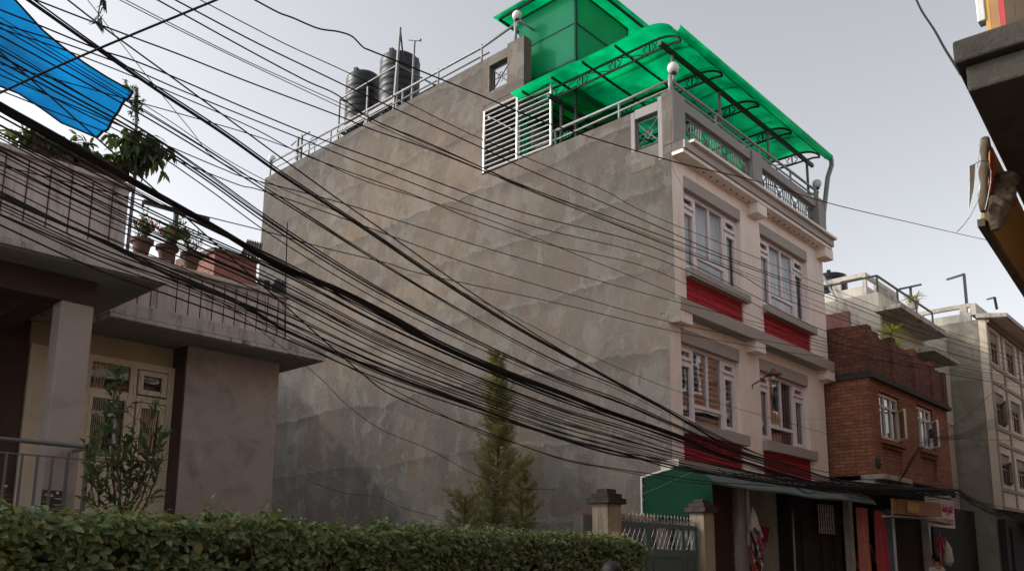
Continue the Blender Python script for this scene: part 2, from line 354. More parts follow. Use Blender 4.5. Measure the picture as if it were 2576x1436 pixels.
# brackets, beam ends
for x0 in (13.2, 16.15, 19.78):
    f.box(x0, x0+.42, 8.0, LY-.002, 5.98, 6.2)
for x0 in (16.2, 19.75):
    f.box(x0, x0+.45, 7.86, UY-.002, 9.02, 9.258)
f.box(BX0, BX0+.16, LY+.202, 8.455, 0, 6.19)
f.build('front_wall', 'paint_cream', B)
s = MB(); s.box(BX0+.0, BX1+.06, 7.98, 8.3, 6.2, 6.445); s.box(BX0, BX1, 8.3, 8.46, 6.19, 6.449); s.build('floor_slab', 'band_grey', B)
MB().box(BX0+.002, BX1+.02, 7.84, 8.095, 9.26, 9.335).build('soffit', 'paint_cream', B)
s = MB(); s.box(BX0+.0, BX1+.05, 7.8, 8.28, 9.34, 9.50); s.box(BX0+.16, BX1, 8.28, 13.3, 9.1, 9.3)
s.build('roof_slab', 'band_grey', B)
s = MB(); s.box(BX0+.2, BX1+.06, 7.72, 7.95, 9.505, 9.56); s.build('ledge', 'paint_white', B)
s = MB(); s.box(BX0-.01, BX1+.03, 8.12, 8.5, 3.25, 3.45); s.box(BX0+.16, BX1-.16, 8.5, 10.5, 3.2, 3.44); s.build('floor_slab', 'band_grey', B)
for k in range(9): MB().lathe([(.016,-.02),(.024,-.015),(.024,.0)], (13.95+k*.27, 8.0, 9.26), 8).build('downlight', 'led_red', B)
for k in range(13): MB().lathe([(.016,-.02),(.024,-.015),(.024,.0)], (16.75+k*.26, 8.0, 9.26), 8).build('downlight', 'led_red', B)
def frame(mb, x0, x1, z0, z1, y, w=.055, d=.05):
    mb.box(x0, x0+w, y, y+d, z0, z1); mb.box(x1-w, x1, y, y+d, z0, z1)
    mb.box(x0+w, x1-w, y, y+d, z0, z0+w); mb.box(x0+w, x1-w, y, y+d, z1-w, z1)
def city_window(x0, x1, z0, z1, y, style):
    """side lights with a small top light each; tall pair over a wide low light between"""
    yf = y+.10
    o = MB(); W0 = x1-x0; c1, c2 = x0+W0*.245, x0+W0*.745
    o.box(x0, x0+.06, yf, yf+.09, z0, z1); o.box(x1-.06, x1, yf, yf+.09, z0, z1)
    o.box(x0+.06, x1-.06, yf, yf+.09, z0, z0+.07); o.box(x0+.06, x1-.06, yf, yf+.09, z1-.07, z1)
    for c in (c1, c2): o.box(c-.035, c+.035, yf, yf+.09, z0+.07, z1-.07)
    zl = z0+(z1-z0)*.26; zt = z0+(z1-z0)*.79; cm = (c1+c2)/2
    o.box(c1+.035, c2-.035, yf+.004, yf+.085, zl-.035, zl+.035); o.box(cm-.03, cm+.03, yf+.004, yf+.085, zl+.035, z1-.07)
    fr = None
    win = o.build('window', 'window_pink', B)
    gl = 'glass_soft' if style[0] == 'u' else 'glass_strong'
    panes = []
    for (a, b2) in ((x0+.06, c1-.035), (c2+.035, x1-.06)):
        o.__init__()
        s1 = MB(); frame(s1, a, b2, zt+.03, z1-.075, yf-.015, .06); s1.build('casement', 'window_pink', win)
        s1 = MB(); frame(s1, a, b2, z0+.075, zt-.03, yf-.015, .075); s1.build('casement', 'window_pink', win)
        MB().box(a+.002, b2-.002, yf+.03, yf+.06, zt-.025, zt+.025).build('transom', 'window_pink', win)
        panes += [(a+.055, b2-.055, zt+.085, z1-.13), (a+.07, b2-.07, z0+.145, zt-.1)]
    panes += [(c1+.035, cm-.03, zl+.035, z1-.07), (cm+.03, c2-.035, zl+.035, z1-.07), (c1+.035, c2-.035, z0+.07, zl-.035)]
    for (a, b2, c, d) in panes:
        MB().box(a, b2, yf+.035, yf+.042, c, d).build('pane', gl, win)
    # behind the glass
    yb = yf+.16
    if style in ('ua', 'ub'):
        nx = 90
        for (ca, cb) in (((x0, x1) ,) if style == 'ua' else ((x0+W0*.22, x1-W0*.1),)):
            c_ = MB(); vs = []
            for i in range(nx+1):
                x = ca+.03+(cb-ca-.06)*i/nx; dy = .035*math.sin(i*.9)+.02*math.sin(i*2.3+1)
                vs += [(x, yb+.05+dy, z0+.05), (x, yb+.05+dy*.7, z1-.05)]
            c_.add(vs, [(2*i, 2*i+2, 2*i+3, 2*i+1) for i in range(nx)]); c_.build('curtain', 'curtain', win, smooth=True)
    if style == 'la':
        c_ = MB()
        for k in range(13):
            z = z0+.10+k*(z1-z0-.2)/12; c_.box(x0+.06, x1-.06, yb-.09, yb-.08, z, z+.038)
        c_.build('window_grille', 'metal_white', win)
    if style == 'lb':
        c_ = MB()
        for k in range(17):
            x = x0+.1+k*(x1-x0-.2)/16; c_.box(x, x+.024, yb-.09, yb-.08, z0+.08, z1-.08)
        c_.build('window_grille', 'metal_white', win)
    return win
city_window(*WA, 7.12, 8.76, UY, 'ua'); city_window(*WB, 7.12, 8.76, UY, 'ub')
city_window(*WA, 4.18, 5.72, LY, 'la'); city_window(*WB, 4.18, 5.72, LY, 'lb')
for (x0, x1) in (WA, WB):
    MB().box(x0, x1, UY-.014, UY+.2, 8.76, 8.998).build('lintel', 'band_grey', B)
    MB().box(x0, x1, LY-.014, LY+.2, 5.72, 5.978).build('lintel', 'band_grey', B)
    MB().box(x0-.02, x1+.12, UY-.12, UY+.1, 6.95, 7.118).build('sill', 'band_grey', B)
    MB().box(x0-.02, x1+.12, LY-.12, LY+.1, 3.97, 4.178).build('sill', 'band_grey', B)
    MB().box(x0, x1-.02, UY+.03, UY+.08, 6.452, 6.948).build('red_panel', 'red_tile', B)
    MB().box(x0, x1-.02, LY+.03, LY+.08, 3.452, 3.968).build('red_panel', 'red_tile', B)
for e4 in ((7.985,8.455,6.2,6.445),(8.0,8.248,5.98,6.195),(7.85,8.28,9.335,9.5),(8.125,8.455,3.25,3.45)): MB().box(BX0-.006, BX0-.001, *e4).build('slab_end', 'cement_dark', B)
# ---- roof parapet: pillars, beams, iron balustrade
p = MB()
p.box(BX0-.01, BX0+.42, 8.02, 8.28, 9.505, 10.62); p.box(BX0-.01, BX0+.12, 8.28, 8.38, 9.25, 10.58)
p.box(16.42, 16.86, 8.02, 8.28, 9.505, 10.62); p.box(BX1-.28, BX1+.08, 8.0, 8.28, 9.505, 10.62)
p.box(BX0+.42, 16.42, 8.06, 8.22, 10.36, 10.58); p.box(16.86, BX1-.28, 8.06, 8.22, 10.36, 10.58)
p.box(BX0+.42, 16.42, 8.06, 8.22, 9.505, 9.74); p.box(16.86, BX1-.28, 8.06, 8.22, 9.505, 9.74)
p.box(BX0-.005, BX0+.15, 8.38, 8.92, 10.30, 10.50); p.box(BX0-.005, BX0+.15, 8.92, 9.018, 9.62, 10.47)
p.build('parapet', 'paint_grey', B, bevel=.01)
MB().box(BX0-.004, BX0+.15, 8.285, 9.018, 9.18, 9.62).build('parapet_base', 'cement_dark', B)
MB().box(BX0-.014, BX0-.0105, 8.03, 8.27, 9.51, 10.61).build('pillar_render', 'cement_dark', B)
def crosspanel(mb, P, n, u0, u1, z0, z1, r=.016):
    """P(u,z)->point; upright bars broken by crossed diamonds"""
    for z in (z0+.06, z1-.06, (z0+z1)/2):
        mb.tube([P(u0, z), P(u1, z)], r if z != (z0+z1)/2 else r*.7, 5)
    w = (u1-u0)/n
    for i in range(n):
        a, b_ = u0+i*w, u0+(i+1)*w
        mb.tube([P(a, z0), P(a, z1)], r, 5)
        if i % 2 == 0:
            mb.tube([P(a, z0+.06), P(b_, z1-.06)], r, 5); mb.tube([P(a, z1-.06), P(b_, z0+.06)], r, 5)
            m = (a+b_)/2; q = w*.22; zc = (z0+z1)/2; h = (z1-z0)*.2
            mb.tube([P(m-q, zc), P(m, zc+h), P(m+q, zc), P(m, zc-h), P(m-q, zc)], r*.7, 5)
        else:
            for k in range(1, 4): mb.tube([P(a+w*k/4, z0), P(a+w*k/4, z1)], r*.8, 5)
    mb.tube([P(u1, z0), P(u1, z1)], r, 5)
o = MB(); crosspanel(o, lambda u, z: (u, 8.14, z), 7, BX0+.44, 16.40, 9.76, 10.35); o.build('balustrade', 'metal_grey', B)
o = MB(); crosspanel(o, lambda u, z: (u, 8.14, z), 7, 16.88, BX1-.3, 9.76, 10.35); o.build('balustrade', 'metal_grey', B)
o = MB(); crosspanel(o, lambda u, z: (BX0+.07, u, z), 1, 8.40, 8.91, 9.63, 10.29); o.build('balustrade', 'metal_grey', B)
# pipe rails
o = MB()
yE = 8.14
o.tube([(13.28,11.1,10.86),(13.28,9.4,10.86),(13.28,9.3,10.86),(13.28,8.14,10.9),(20.2,8.14,10.9),(20.2,8.5,10.9)], .032, 8)
o.tube([(13.28,11.1,10.64),(13.28,8.2,10.70),(13.34,8.14,10.72),(20.2,8.14,10.72)], .022, 8)
for y in (9.35, 11.05): o.tube([(13.28,y,10.4),(13.28,y,10.86)], .026, 8)
for x in (15.05, 17.0, 18.6, 20.15): o.tube([(x,8.14,10.5),(x,8.14,10.9)], .026, 8)
o.tube([(13.3,8.14,10.6),(13.3,8.14,11.0)], .045, 8); o.tube([(20.02,8.14,10.6),(20.02,8.14,11.0)], .04, 8)
o.build('pipe_rail', 'metal_pipe', B, smooth=True)
o = MB()
o.tube([(13.28,22.75,13.93),(13.28,13.5,13.86),(13.28,13.3,13.86),(13.28,12.1,14.0),(14.0,12.0,13.9)], .032, 8)
o.tube([(13.28,22.75,13.68),(13.28,13.1,13.62)], .02, 8)
for y in (22.7,20.6,19.5,17.8,16.3,14.9,13.35): o.tube([(13.28,y,13.4),(13.28,y,13.93)], .026, 8)
o.tube([(13.28,12.25,13.4),(13.28,12.25,14.2)], .04, 8)
o.build('pipe_rail', 'metal_pipe', B, smooth=True)
o = MB()
P0, P1 = (13.27, 13.16), (13.27, 11.1)
za, zb = 10.55, 12.06
for i in range(13):
    z = za+(zb-za)*i/12; r = .028 if i in (0, 12) else .017
    o.tube([(13.2,13.15,z),(13.2,11.1,z-.04)], r, 6)
for y in (13.15, 12.1, 11.1): o.tube([(13.2,y,za-.04),(13.2,y,zb)], .03, 6)
o.build('privacy_grille', 'metal_white', B)
# cantilevered corner of the top floor
p = MB(); p.box(13.2, 15.2, 11.9, 13.198, 12.05, 12.2); p.box(13.19, 13.45, 11.9, 12.42, 12.2, 13.5)
p.box(13.19, 13.4, 12.42, 13.198, 12.2, 12.5); p.box(13.19, 13.4, 12.42, 13.198, 13.18, 13.42); p.box(13.19, 13.4, 13.0, 13.198, 12.5, 13.18)
p.build('upper_parapet', 'cement_dark', B)
o = MB(); crosspanel(o, lambda u, z: (13.3, u, z), 1, 12.44, 12.98, 12.52, 13.16); o.build('balustrade', 'metal_grey', B)
MB().box(13.7, 14.6, 12.6, 12.9, 12.2, 13.1).build('stair_wall', 'paint_white', B)
# rear terrace wall seen below canopy, door and stair
o = MB(); o.box(13.4, 15.2, 13.16, 13.19, 9.32, 12.0); o.build('terrace_wall', 'cement_dark', B)
# ================================================================ shed over the stair
T = thing('stair_shed', (14.7, 11.7, 9.3), 'green fibreglass stair shed with a flat overhanging roof standing on the terrace', 'shed')
o = MB(); o.box(13.68, 13.70, 10.8, 12.5, 11.8, 14.45); o.build('side_panel', 'fibre_wall', T)
o = MB(); o.box(13.71, 15.75, 10.78, 10.80, 11.8, 14.45); o.build('front_panel', 'fibre_wall', T)
o = MB(); o.box(15.74, 15.76, 10.8, 12.5, 9.4, 14.45); o.box(13.71, 15.74, 12.5, 12.52, 10.9, 14.45); o.build('rear_panel', 'fibre_wall', T)
o = MB(); o.box(13.3, 16.2, 10.4, 13.0, 14.5, 14.53); o.build('roof_sheet', 'fibre_green', T)
o = MB()
for (x, y) in ((13.72,10.82),(15.72,10.82),(13.72,12.48),(15.72,12.48)): o.box(x-.03, x+.03, y-.03, y+.03, 9.3, 14.45)
for z in (11.85, 12.7, 13.55, 14.42):
    o.box(13.72, 15.72, 10.8, 10.84, z-.02, z+.02); o.box(13.72, 15.72, 12.46, 12.5, z-.02, z+.02)
    o.box(13.7, 13.74, 10.82, 12.48, z-.02, z+.02); o.box(15.70, 15.74, 10.82, 12.48, z-.02, z+.02)
for (a, b_) in (((13.4,10.5),(16.1,10.5)), ((13.4,10.5),(13.4,12.9)), ((16.1,10.5),(16.1,12.9)), ((13.4,12.9),(16.1,12.9))):
    o.bar((*a,14.47), (*b_,14.47), .05)
o.build('steel_frame', 'metal_dark', T)
o = MB()
for z in (12.65, 13.55, 14.40): o.box(13.672, 13.68, 10.8, 12.5, z-.012, z+.012); o.box(13.70, 15.75, 10.772, 10.78, z-.015, z+.015)
o.box(13.665, 13.70, 10.765, 10.80, 11.8, 14.45)
o.build('batten', 'fibre_green_solid', T)
st = MB()
for k in range(9):
    st.box(14.0+k*.19, 14.19+k*.19, 11.3, 12.1, 9.4+k*.19, 9.44+k*.19)
for y in (11.3, 12.1): st.bar((13.95,y,9.3), (15.75,y,11.1), .05, .12)
st.build('stair', 'metal_dark', T)
st = MB()
for y in (11.2,):
    st.bar((13.95,y,10.2), (15.7,y,11.95), .04)
    for k in range(10): st.tube([(13.95+k*.19,y,9.4+k*.19),(13.95+k*.19,y,10.2+k*.19)], .014, 5)
st.bar((13.95,11.15,11.1), (13.95,12.4,11.1), .04)
st.build('stair_railing', 'metal_dark', T)
MB().box(14.05, 14.6, 12.38, 12.44, 10.6, 11.8).build('door', 'metal_white', T)
# ================================================================ terrace canopy
K = thing('terrace_canopy', (16.6, 10.2, 9.3), 'large bright green fibreglass canopy with curved front eave over the roof terrace', 'canopy')
prof = []
for i in range(14):
    y = 12.05-(12.05-8.5)*i/13; prof.append((y, 11.97+.03*math.sin(i*.5)))
for i in range(1, 9):
    a = i/8*rad(88); prof.append((8.5-.72*math.sin(a), 11.97-.42*(1-math.cos(a))))
o = MB(); n = len(prof); vs = []
XS = [12.9+(19.92-12.9)*i/40 for i in range(41)]
for x in XS:
    for (y, z) in prof: vs.append((x, y, z+.012*math.sin(x*7.4)))
fs = [(i*n+k, i*n+k+1, (i+1)*n+k+1, (i+1)*n+k) for i in range(40) for k in range(n-1)]
o.add(vs, fs); rf = o.build('roof_sheet', 'fibre_green', K, smooth=True)
sm = rf.modifiers.new('thick', 'SOLIDIFY'); sm.thickness = .006
o = MB(); vs = []
for x in (12.86, 19.98):
    for a in range(-5, 6):
        t_ = a/5*rad(100); vs.append((x, 7.70+.085*math.sin(t_), 11.62-.085*math.cos(t_)))
o.add(vs, [(k, k+1, 11+k+1, 11+k) for k in range(10)]); gt = o.build('gutter', 'fibre_green', K, smooth=True)
gt.modifiers.new('thick', 'SOLIDIFY').thickness = .006
for k in range(1, 7):
    x = 12.9+7.02*k/7; q = MB(); q.add([(a, y, z-.012) for (y, z) in prof for a in (x-.05, x+.05)], [(2*i, 2*i+1, 2*i+3, 2*i+2) for i in range(len(prof)-1)]); q.build('sheet_lap', 'fibre_green', K)
def truss(x):
    o = MB(); y0, y1 = 12.2, 8.5
    top = [(x, y0, 11.9)]+[(x, y, 11.9) for y in (11, 10, 9, 8.55)]
    for i in range(1, 7):
        a = i/6*rad(80); top.append((x, 8.5-.62*math.sin(a), 11.9-.30*(1-math.cos(a))))
    o.tube(top, .026, 6); o.tube([(x, y0, 11.66),(x, 8.05, 11.66),(x, 7.88, 11.62)], .024, 6)
    k = 0
    for y in (12.0, 11.15, 10.3, 9.45, 8.6):
        o.tube([(x, y, 11.66),(x, y, 11.9)], .018, 5)
        for s_ in (-1, 1):
            o.tube([(x, y+s_*(.04+.10*math.sin(t*.5)), 11.68+.17*t/6.) for t in range(7)], .012, 5)
            o.tube([(x, y+s_*.13+.045*math.cos(t), 11.84+.045*math.sin(t)) for t in [q*.9 for q in range(7)]], .009, 4)
    for (a, b_) in ((11.9, 11.25), (10.2, 9.55), (11.05, 10.4), (9.35, 8.7)):
        o.tube([(x, a, 11.88 if k % 2 else 11.68), (x, b_, 11.68 if k % 2 else 11.88)], .012, 4); k += 1
    o.build('truss', 'metal_dark', K)
for x in (13.3, 14.93, 16.56, 18.19, 19.8): truss(x)
for y in (11.75, 10.9, 10.05, 9.2): MB().bar((12.95,y,11.935), (19.9,y,11.935), .035, .05).build('purlin', 'metal_dark', K)
MB().bar((13.05,8.2,11.60), (20.1,8.2,11.60), .07, .09).build('beam', 'metal_dark', K)
MB().bar((13.05,11.05,11.60), (19.9,11.05,11.60), .07, .09).build('beam', 'metal_dark', K)
for x in (13.5, 15.35, 17.6, 19.75): MB().tube([(x,8.2,10.55),(x,8.2,11.58)], .035, 8).build('post', 'metal_grey', K)
for x in (13.5, 15.35, 17.6, 19.75): MB().tube([(x,11.05,9.3),(x,11.05,11.58)], .04, 8).build('post', 'metal_dark', K)
MB().tube([(19.95,7.7,11.6),(20.07,7.7,11.58),(20.1,7.72,11.45),(20.15,7.85,11.2),(20.24,8.05,10.3),(20.24,8.06,9.6)], .06, 8).build('downpipe', 'metal_pipe', K, smooth=True)
# ================================================================ globe lamps
def globe(x, y, z, label, h=.3):
    t_ = thing('globe_lamp', (x, y, z), label, 'lamp', 'white globe lamps on the roof railings')
    MB().ball((x, y, z+h+.11), .118, 20).build('globe', 'opal', t_, smooth=True)
    MB().tube([(x,y,z),(x,y,z+h)], .028, 8).build('stem', 'metal_pipe', t_, smooth=True)
    MB().lathe([(.03,0),(.07,.015),(.06,.05),(.03,.06)], (x,y,z+h-.04), 12).build('collar', 'metal_dark', t_, smooth=True)
globe(13.42, 8.14, 10.88, 'white globe lamp on the terrace corner pillar under the green canopy', .22)
globe(20.15, 8.14, 10.80, 'white globe lamp beside the grey downpipe at the right end of the terrace', .2)
globe(13.28, 22.65, 13.75, 'white globe lamp at the far left end of the cement side wall', .2)
globe(13.28, 12.2, 13.85, 'white globe lamp above the top pillar next to the green stair shed', .22)
# ================================================================ water tanks
def water_tank(x, y, z, r, h, label, cat='tank', group='black water tanks on the roof stand', s=1):
    t_ = thing('water_tank', (x, y, z), label, cat, group)
    pr = [(r*.92,0),(r,.05)]
    nr = 6
    for i in range(nr):
        z0 = .12+(h*.72)*i/nr; z1 = .12+(h*.72)*(i+1)/nr
        pr += [(r,z0),(r,z1-.05),(r*.98,z1-.03),(r*.98,z1-.01)]
    pr += [(r,h*.86),(r*.97,h*.9),(r*.8,h*.95),(r*.35,h*.98)]
    MB().lathe(pr, (x,y,z), 40).build('tank_body', 'tank_black', t_, smooth=True)
    MB().lathe([(r*.34,0),(r*.34,.07),(r*.3,.09)], (x,y,z+h*.97), 20).build('lid', 'tank_black', t_)
    for k in range(3):
        a = rad(200+k*120); c = (x+r*.78*math.cos(a), y+r*.78*math.sin(a), z+h*.93)
        MB().obox(c, (.09*math.cos(a),.09*math.sin(a),0), (-.07*math.sin(a),.07*math.cos(a),0), (0,0,.09)).build('lifting_lug', 'tank_black', t_, bevel=.01)
water_tank(15.3, 20.75, 15.15, .58, 1.95, 'black ribbed water tank, the farther and lower looking of the two on the stand')
water_tank(15.3, 18.95, 15.15, .62, 1.82, 'large black ribbed water tank nearer the green canopy on the stand')
St = thing('tank_stand', (15.2, 19.5, 12.05), 'pale steel angle stand carrying two black water tanks on the roof', 'stand')
o = MB()
for y in (21.05, 19.6, 18.2):
    for x in (14.6, 16.1): o.bar((x,y,12.05), (x,y,16.1 if y != 19.6 else 15.9), .05)
o.build('legs', 'steel_grey', St)
o = MB()
for x in (14.6, 16.1):
    o.bar((x,21.1,14.95), (x,18.15,14.95), .05, .12); o.bar((x,21.1,16.05), (x,18.15,16.05), .035)
for y in (21.05, 18.2): o.bar((14.6,y,14.95), (16.1,y,14.95), .05, .1); o.bar((14.6,y,16.05), (16.1,y,16.05), .035)
for k in range(14): o.bar((14.6,21-k*.21,14.98), (16.1,21-k*.21,14.98), .04, .03)
o.build('platform', 'steel_grey', St)
o = MB()
o.bar((14.6,21.05,14.9), (14.6,19.8,13.), .04); o.bar((14.6,19.6,14.9), (14.6,20.6,13.), .04); o.bar((14.6,19.6,14.9), (14.6,18.6,13.), .04)
o.bar((14.6,18.2,14.9), (14.6,19.2,13.), .04); o.bar((14.6,21.05,14.9), (16.1,21.05,12.5), .04); o.bar((16.1,21.05,14.9), (14.6,21.05,12.5), .04)
o.build('brace', 'steel_grey', St)
t_ = MB(); t_.bar((14.0,17.7,12.1), (14.0,17.4,16.6), .06); t_.bar((14.0,17.4,16.6), (14.9,18.3,16.35), .045)
t_.build('rail_post', 'steel_grey', None, 'bent steel post with a short stay rising in front of the nearer water tank', 'post')
t_ = MB(); t_.tube([(13.8,16.6,12.1),(13.8,16.5,15.75)], .03, 6); t_.bar((13.8,16.75,15.85),(13.8,16.25,15.6), .06)
t_.build('pipe_post', 'steel_grey', None, 'thin T topped pipe post to the right of the water tanks', 'post')
t_ = MB(); t_.box(13.32,13.38,21.3,21.38,13.4,14.35); t_.box(13.32,13.38,21.1,21.18,13.4,14.35); t_.tube([(13.35,21.7,14.2),(13.35,21.2,14.3),(13.35,20.7,14.3)], .02, 6)
t_.build('drying_post', 'steel_grey', None, 'short double clothes line post on the roof edge near its left end', 'post')
o = MB(); o.tube([(14.0,21.4,12.1),(14.0,21.4,14.3),(14.0,21.5,14.5)], .02, 6)
for k in range(12): o.tube([(14.0+.0,21.5+.22*math.cos(k*.52),14.55+.12*math.sin(k*.52)),(14.0,21.5+.22*math.cos((k+1)*.52),14.55+.12*math.sin((k+1)*.52))], .012, 4)
o.build('antenna', 'metal_grey', None, 'small loop antenna on a thin pole left of the tank stand', 'antenna')
# ================================================================ shop awning
A = thing('shop_awning', (16.6, 7.8, 2.9), 'long grey green corrugated plastic awning over the ground floor shops', 'awning')
ap = [(8.22, 3.3)]+[(8.22-.82*math.sin(i/8*rad(80)), 3.3-.42*(1-math.cos(i/8*rad(80)))) for i in range(1, 9)]
o = MB(); vs = []; n = len(ap)
for i in range(61):
    x = 13.12+(20.4-13.12)*i/60; q = i/60
    for j, (y, z) in enumerate(ap): vs.append((x, y-.1*q+.015*math.sin(x*3), z+.05*q-.03*math.sin(q*math.pi)*(j/8)+.012*math.sin(x*2.1)))
o.add(vs, [(i*n+k, i*n+k+1, (i+1)*n+k+1, (i+1)*n+k) for i in range(60) for k in range(n-1)])
r_ = o.build('awning_sheet', 'awning_sheet', A, smooth=True); r_.modifiers.new('thick', 'SOLIDIFY').thickness = .008
o = MB(); poly = [(8.82,2.42),(8.82,3.13),(8.2,3.26)]+[(y, z+.01) for (y, z) in ap[2:]]+[(7.4,2.42)]
o.prism(poly, 'x', 13.08, 13.1); o.build('end_panel', 'fibre_green_solid', A, label='flat dark green end panel')
o = MB()
o.bar((13.07,8.84,2.38),(13.07,8.84,3.16), .03); o.bar((13.07,8.84,3.16),(13.07,8.2,3.28), .025)
for z in (2.5,2.75,3.0): o.ball((13.065,8.8,z), .012, 6)
o.build('edge_trim', 'metal_white', A)
# ================================================================ shops (ground floor)
o = MB(); o.box(13.36, 14.9, 8.045, 8.065, 0, 3.2)
for k in range(62): o.box(13.5, 14.88, 8.0, 8.045, .02+k*.05, .055+k*.05)
o.build('roller_shutter', 'shutter_brown', B, label='brown roller shutter left of the open shop')
MB().box(14.9, 15.28, 7.9, 8.2, 0, 3.2).build('pillar', 'mould', B)
MB().tube([(15.2,7.86,1.95),(15.2,7.86,3.0),(15.2,7.88,3.05)], .035, 8).build('pipe', 'paint_white', B, smooth=True)
o = MB(); o.box(15.3, 17.2, 10.3, 10.4, 0, 3.2); o.box(17.2,17.3,8.2,10.4,0,3.2); o.build('shop_wall', 'pale_green', B)
MB().box(15.28, 17.2, 7.92, 10.3, 0, .3).build('shop_floor', 'concrete_dark', B)
o = MB(); o.box(17.15, 17.31, 7.9, 8.2, 0, 3.2); o.box(17.32, 20.1, 8.05, 8.1, 0, 3.2); o.box(17.32,20.1,7.97,8.05,2.55,2.65)
for x in (17.9, 18.9, 19.6): o.box(x, x+.07, 7.99, 8.05, 0, 2.55)
o.build('shop_door', 'interior', B)
MB().tube([(17.1,7.84,0),(17.1,7.84,2.7)], .022, 8).build('pipe', 'metal_pipe', B, smooth=True)
o = MB()
for k in range(7): o.box(18.7+k*.13, 18.72+k*.13, 7.93, 7.95, 2.3, 2.95)
for k in range(5): o.box(18.7, 19.5, 7.92, 7.94, 2.35+k*.14, 2.365+k*.14)
o.build('window_grille', 'metal_grey', B)
MB().box(18.7, 19.5, 7.96, 7.975, 2.3, 2.95).build('fanlight', 'curtain', B)
# things in the open shop
q = MB(); a_, b__ = AX(1893,1300,17.17), AX(1934,1352,17.17); q.box(17.17, 17.19, b__.y, a_.y, min(a_.z,b__.z), max(a_.z,b__.z)); q.build('poster', 'sign_cream', None, 'pale poster high on the inner side wall of the open shop', 'poster')
MB().lathe([(.10,0),(.15,.28),(.16,.3)], AX(1918,1362,17.0), 16).build('bucket', 'cloth_red', None, 'red bucket hanging in front of the pale poster in the open shop', 'bucket')
hp = thing('snack_packets', (15.2, 7.76, 1.35), 'bundle of grey and pink snack packets hanging from the pillar of the open shop', 'packets')
o = MB(); rr = random.Random(3)
for k in range(46):
    c = Vector((15.22+rr.uniform(-.15,.15), 7.74+rr.uniform(-.08,.06), 1.42+rr.random()*.85)); a = rr.uniform(-.5,.5)
    o.obox(c, (.06*math.cos(a),.02,.06*math.sin(a)), (0,.014,0), (-.075*math.sin(a),.02,.075*math.cos(a)), rr.choice((0,0,1,2)))
o.build('packets', ['packet', 'cloth_pink', 'cloth_dark'], hp, bevel=.008)
o = MB(); o.lathe([(.09,0),(.13,.08),(.08,.3),(.02,.48)], (15.2,7.76,2.2), 14); o.build('plastic_bag', 'plastic_bag', hp, smooth=True)
o = MB(); o.box(15.5,16.6,8.15,8.6,.3,1.3); o.build('counter', 'interior', None, 'low dark counter inside the open shop', 'counter')
for i, (x, y, l) in enumerate(((15.62,8.36,'red snack carton on the shop counter beside the hanging packets'), (15.95,8.36,'red snack carton in the middle of the shop counter'), (16.27,8.38,'red snack carton at the far end of the shop counter nearest the shopkeeper'))):
    o = MB(); o.box(x-.15,x+.15,y-.14,y+.14,1.302,1.75); o.build('snack_carton', 'packet_red', None, l, 'carton', 'red cartons on the shop counter', bevel=.01)
# ================================================================ bracket lamp on the front
L = thing('wall_lamp', (15.95, 8.2, 5.0), 'old bracket lamp with a bent tin shade on the cream front', 'lamp')
LC = AY(1945, 944, 7.8); LB = AY(1893, 968, 8.24)
MB().tube([LB+Vector((0,.02,-.1)), LB, LB.lerp(LC,.5)+Vector((0,0,.03)), LC+Vector((-.1,0,.06))], .016, 6).build('arm', 'rust', L)
o = MB(); o.lathe([(.20,0),(.21,.015),(.07,.10),(.03,.15)], LC, 4); o.build('shade', 'rust', L)
MB().tube([LC+Vector((0,0,-.01)), LC+Vector((0,0,-.09))], .03, 8).build('bulb', 'opal', L, smooth=True)
# ================================================================ old house on the left
H = thing('porch_house', (4, 14, 0), 'old single storey house with weather stained parapets and an open porch at the left', 'house')
MB().box(6.08, 7.72, 12.5, 21.8, 0, 4.9).build('front_wall', 'house_mauve', H, bevel=.01)
o = MB(); o.box(3.95, 6.08, 12.9, 21.8, 0, 4.9); o.box(6.08, 6.10, 12.5, 12.52, 0, 1); o.build('recessed_wall', 'house_cream', H)
o = MB(); o.box(-3, 3.95, 12.85, 21.8, 0, 4.9); o.build('porch_wall', 'maroon', H)
o = MB(); o.box(6.05, 6.08, 12.49, 12.9, 0, 4.9); o.build('wall_return', 'maroon', H)
# upper slab over the porch
o = MB(); o.box(-3, 4.47, 9.84, 12.3, 4.9, 4.97); o.box(-3, 4.5, 9.88, 12.3, 4.985, 5.2); o.build('porch_roof', 'mould', H)
MB().box(-3, 4.43, 9.9, 12.3, 4.885, 4.899).build('soffit', 'soffit', H)
o = MB(); o.box(-3, 8.15, 12.3, 21.8, 4.9, 5.15); o.box(4.6, 8.15, 11.8, 12.3, 4.9, 4.96); o.box(4.6, 8.18, 11.83, 12.3, 4.975, 5.15); o.build('roof_slab', 'mould', H)
MB().box(4.6, 8.1, 11.86, 21.5, 4.885, 4.899).build('soffit', 'soffit', H)
o = MB(); o.box(-3, 3.86, 10.4, 10.67, 4.58, 4.884); o.box(3.2, 3.49, 10.67, 12.85, 4.55, 4.884); o.build('beam', 'maroon', H)
o = MB(); o.box(3.49, 3.86, 10.4, 10.67, 0, 4.578); o.build('pillar', 'house_mauve', H, bevel=.012)
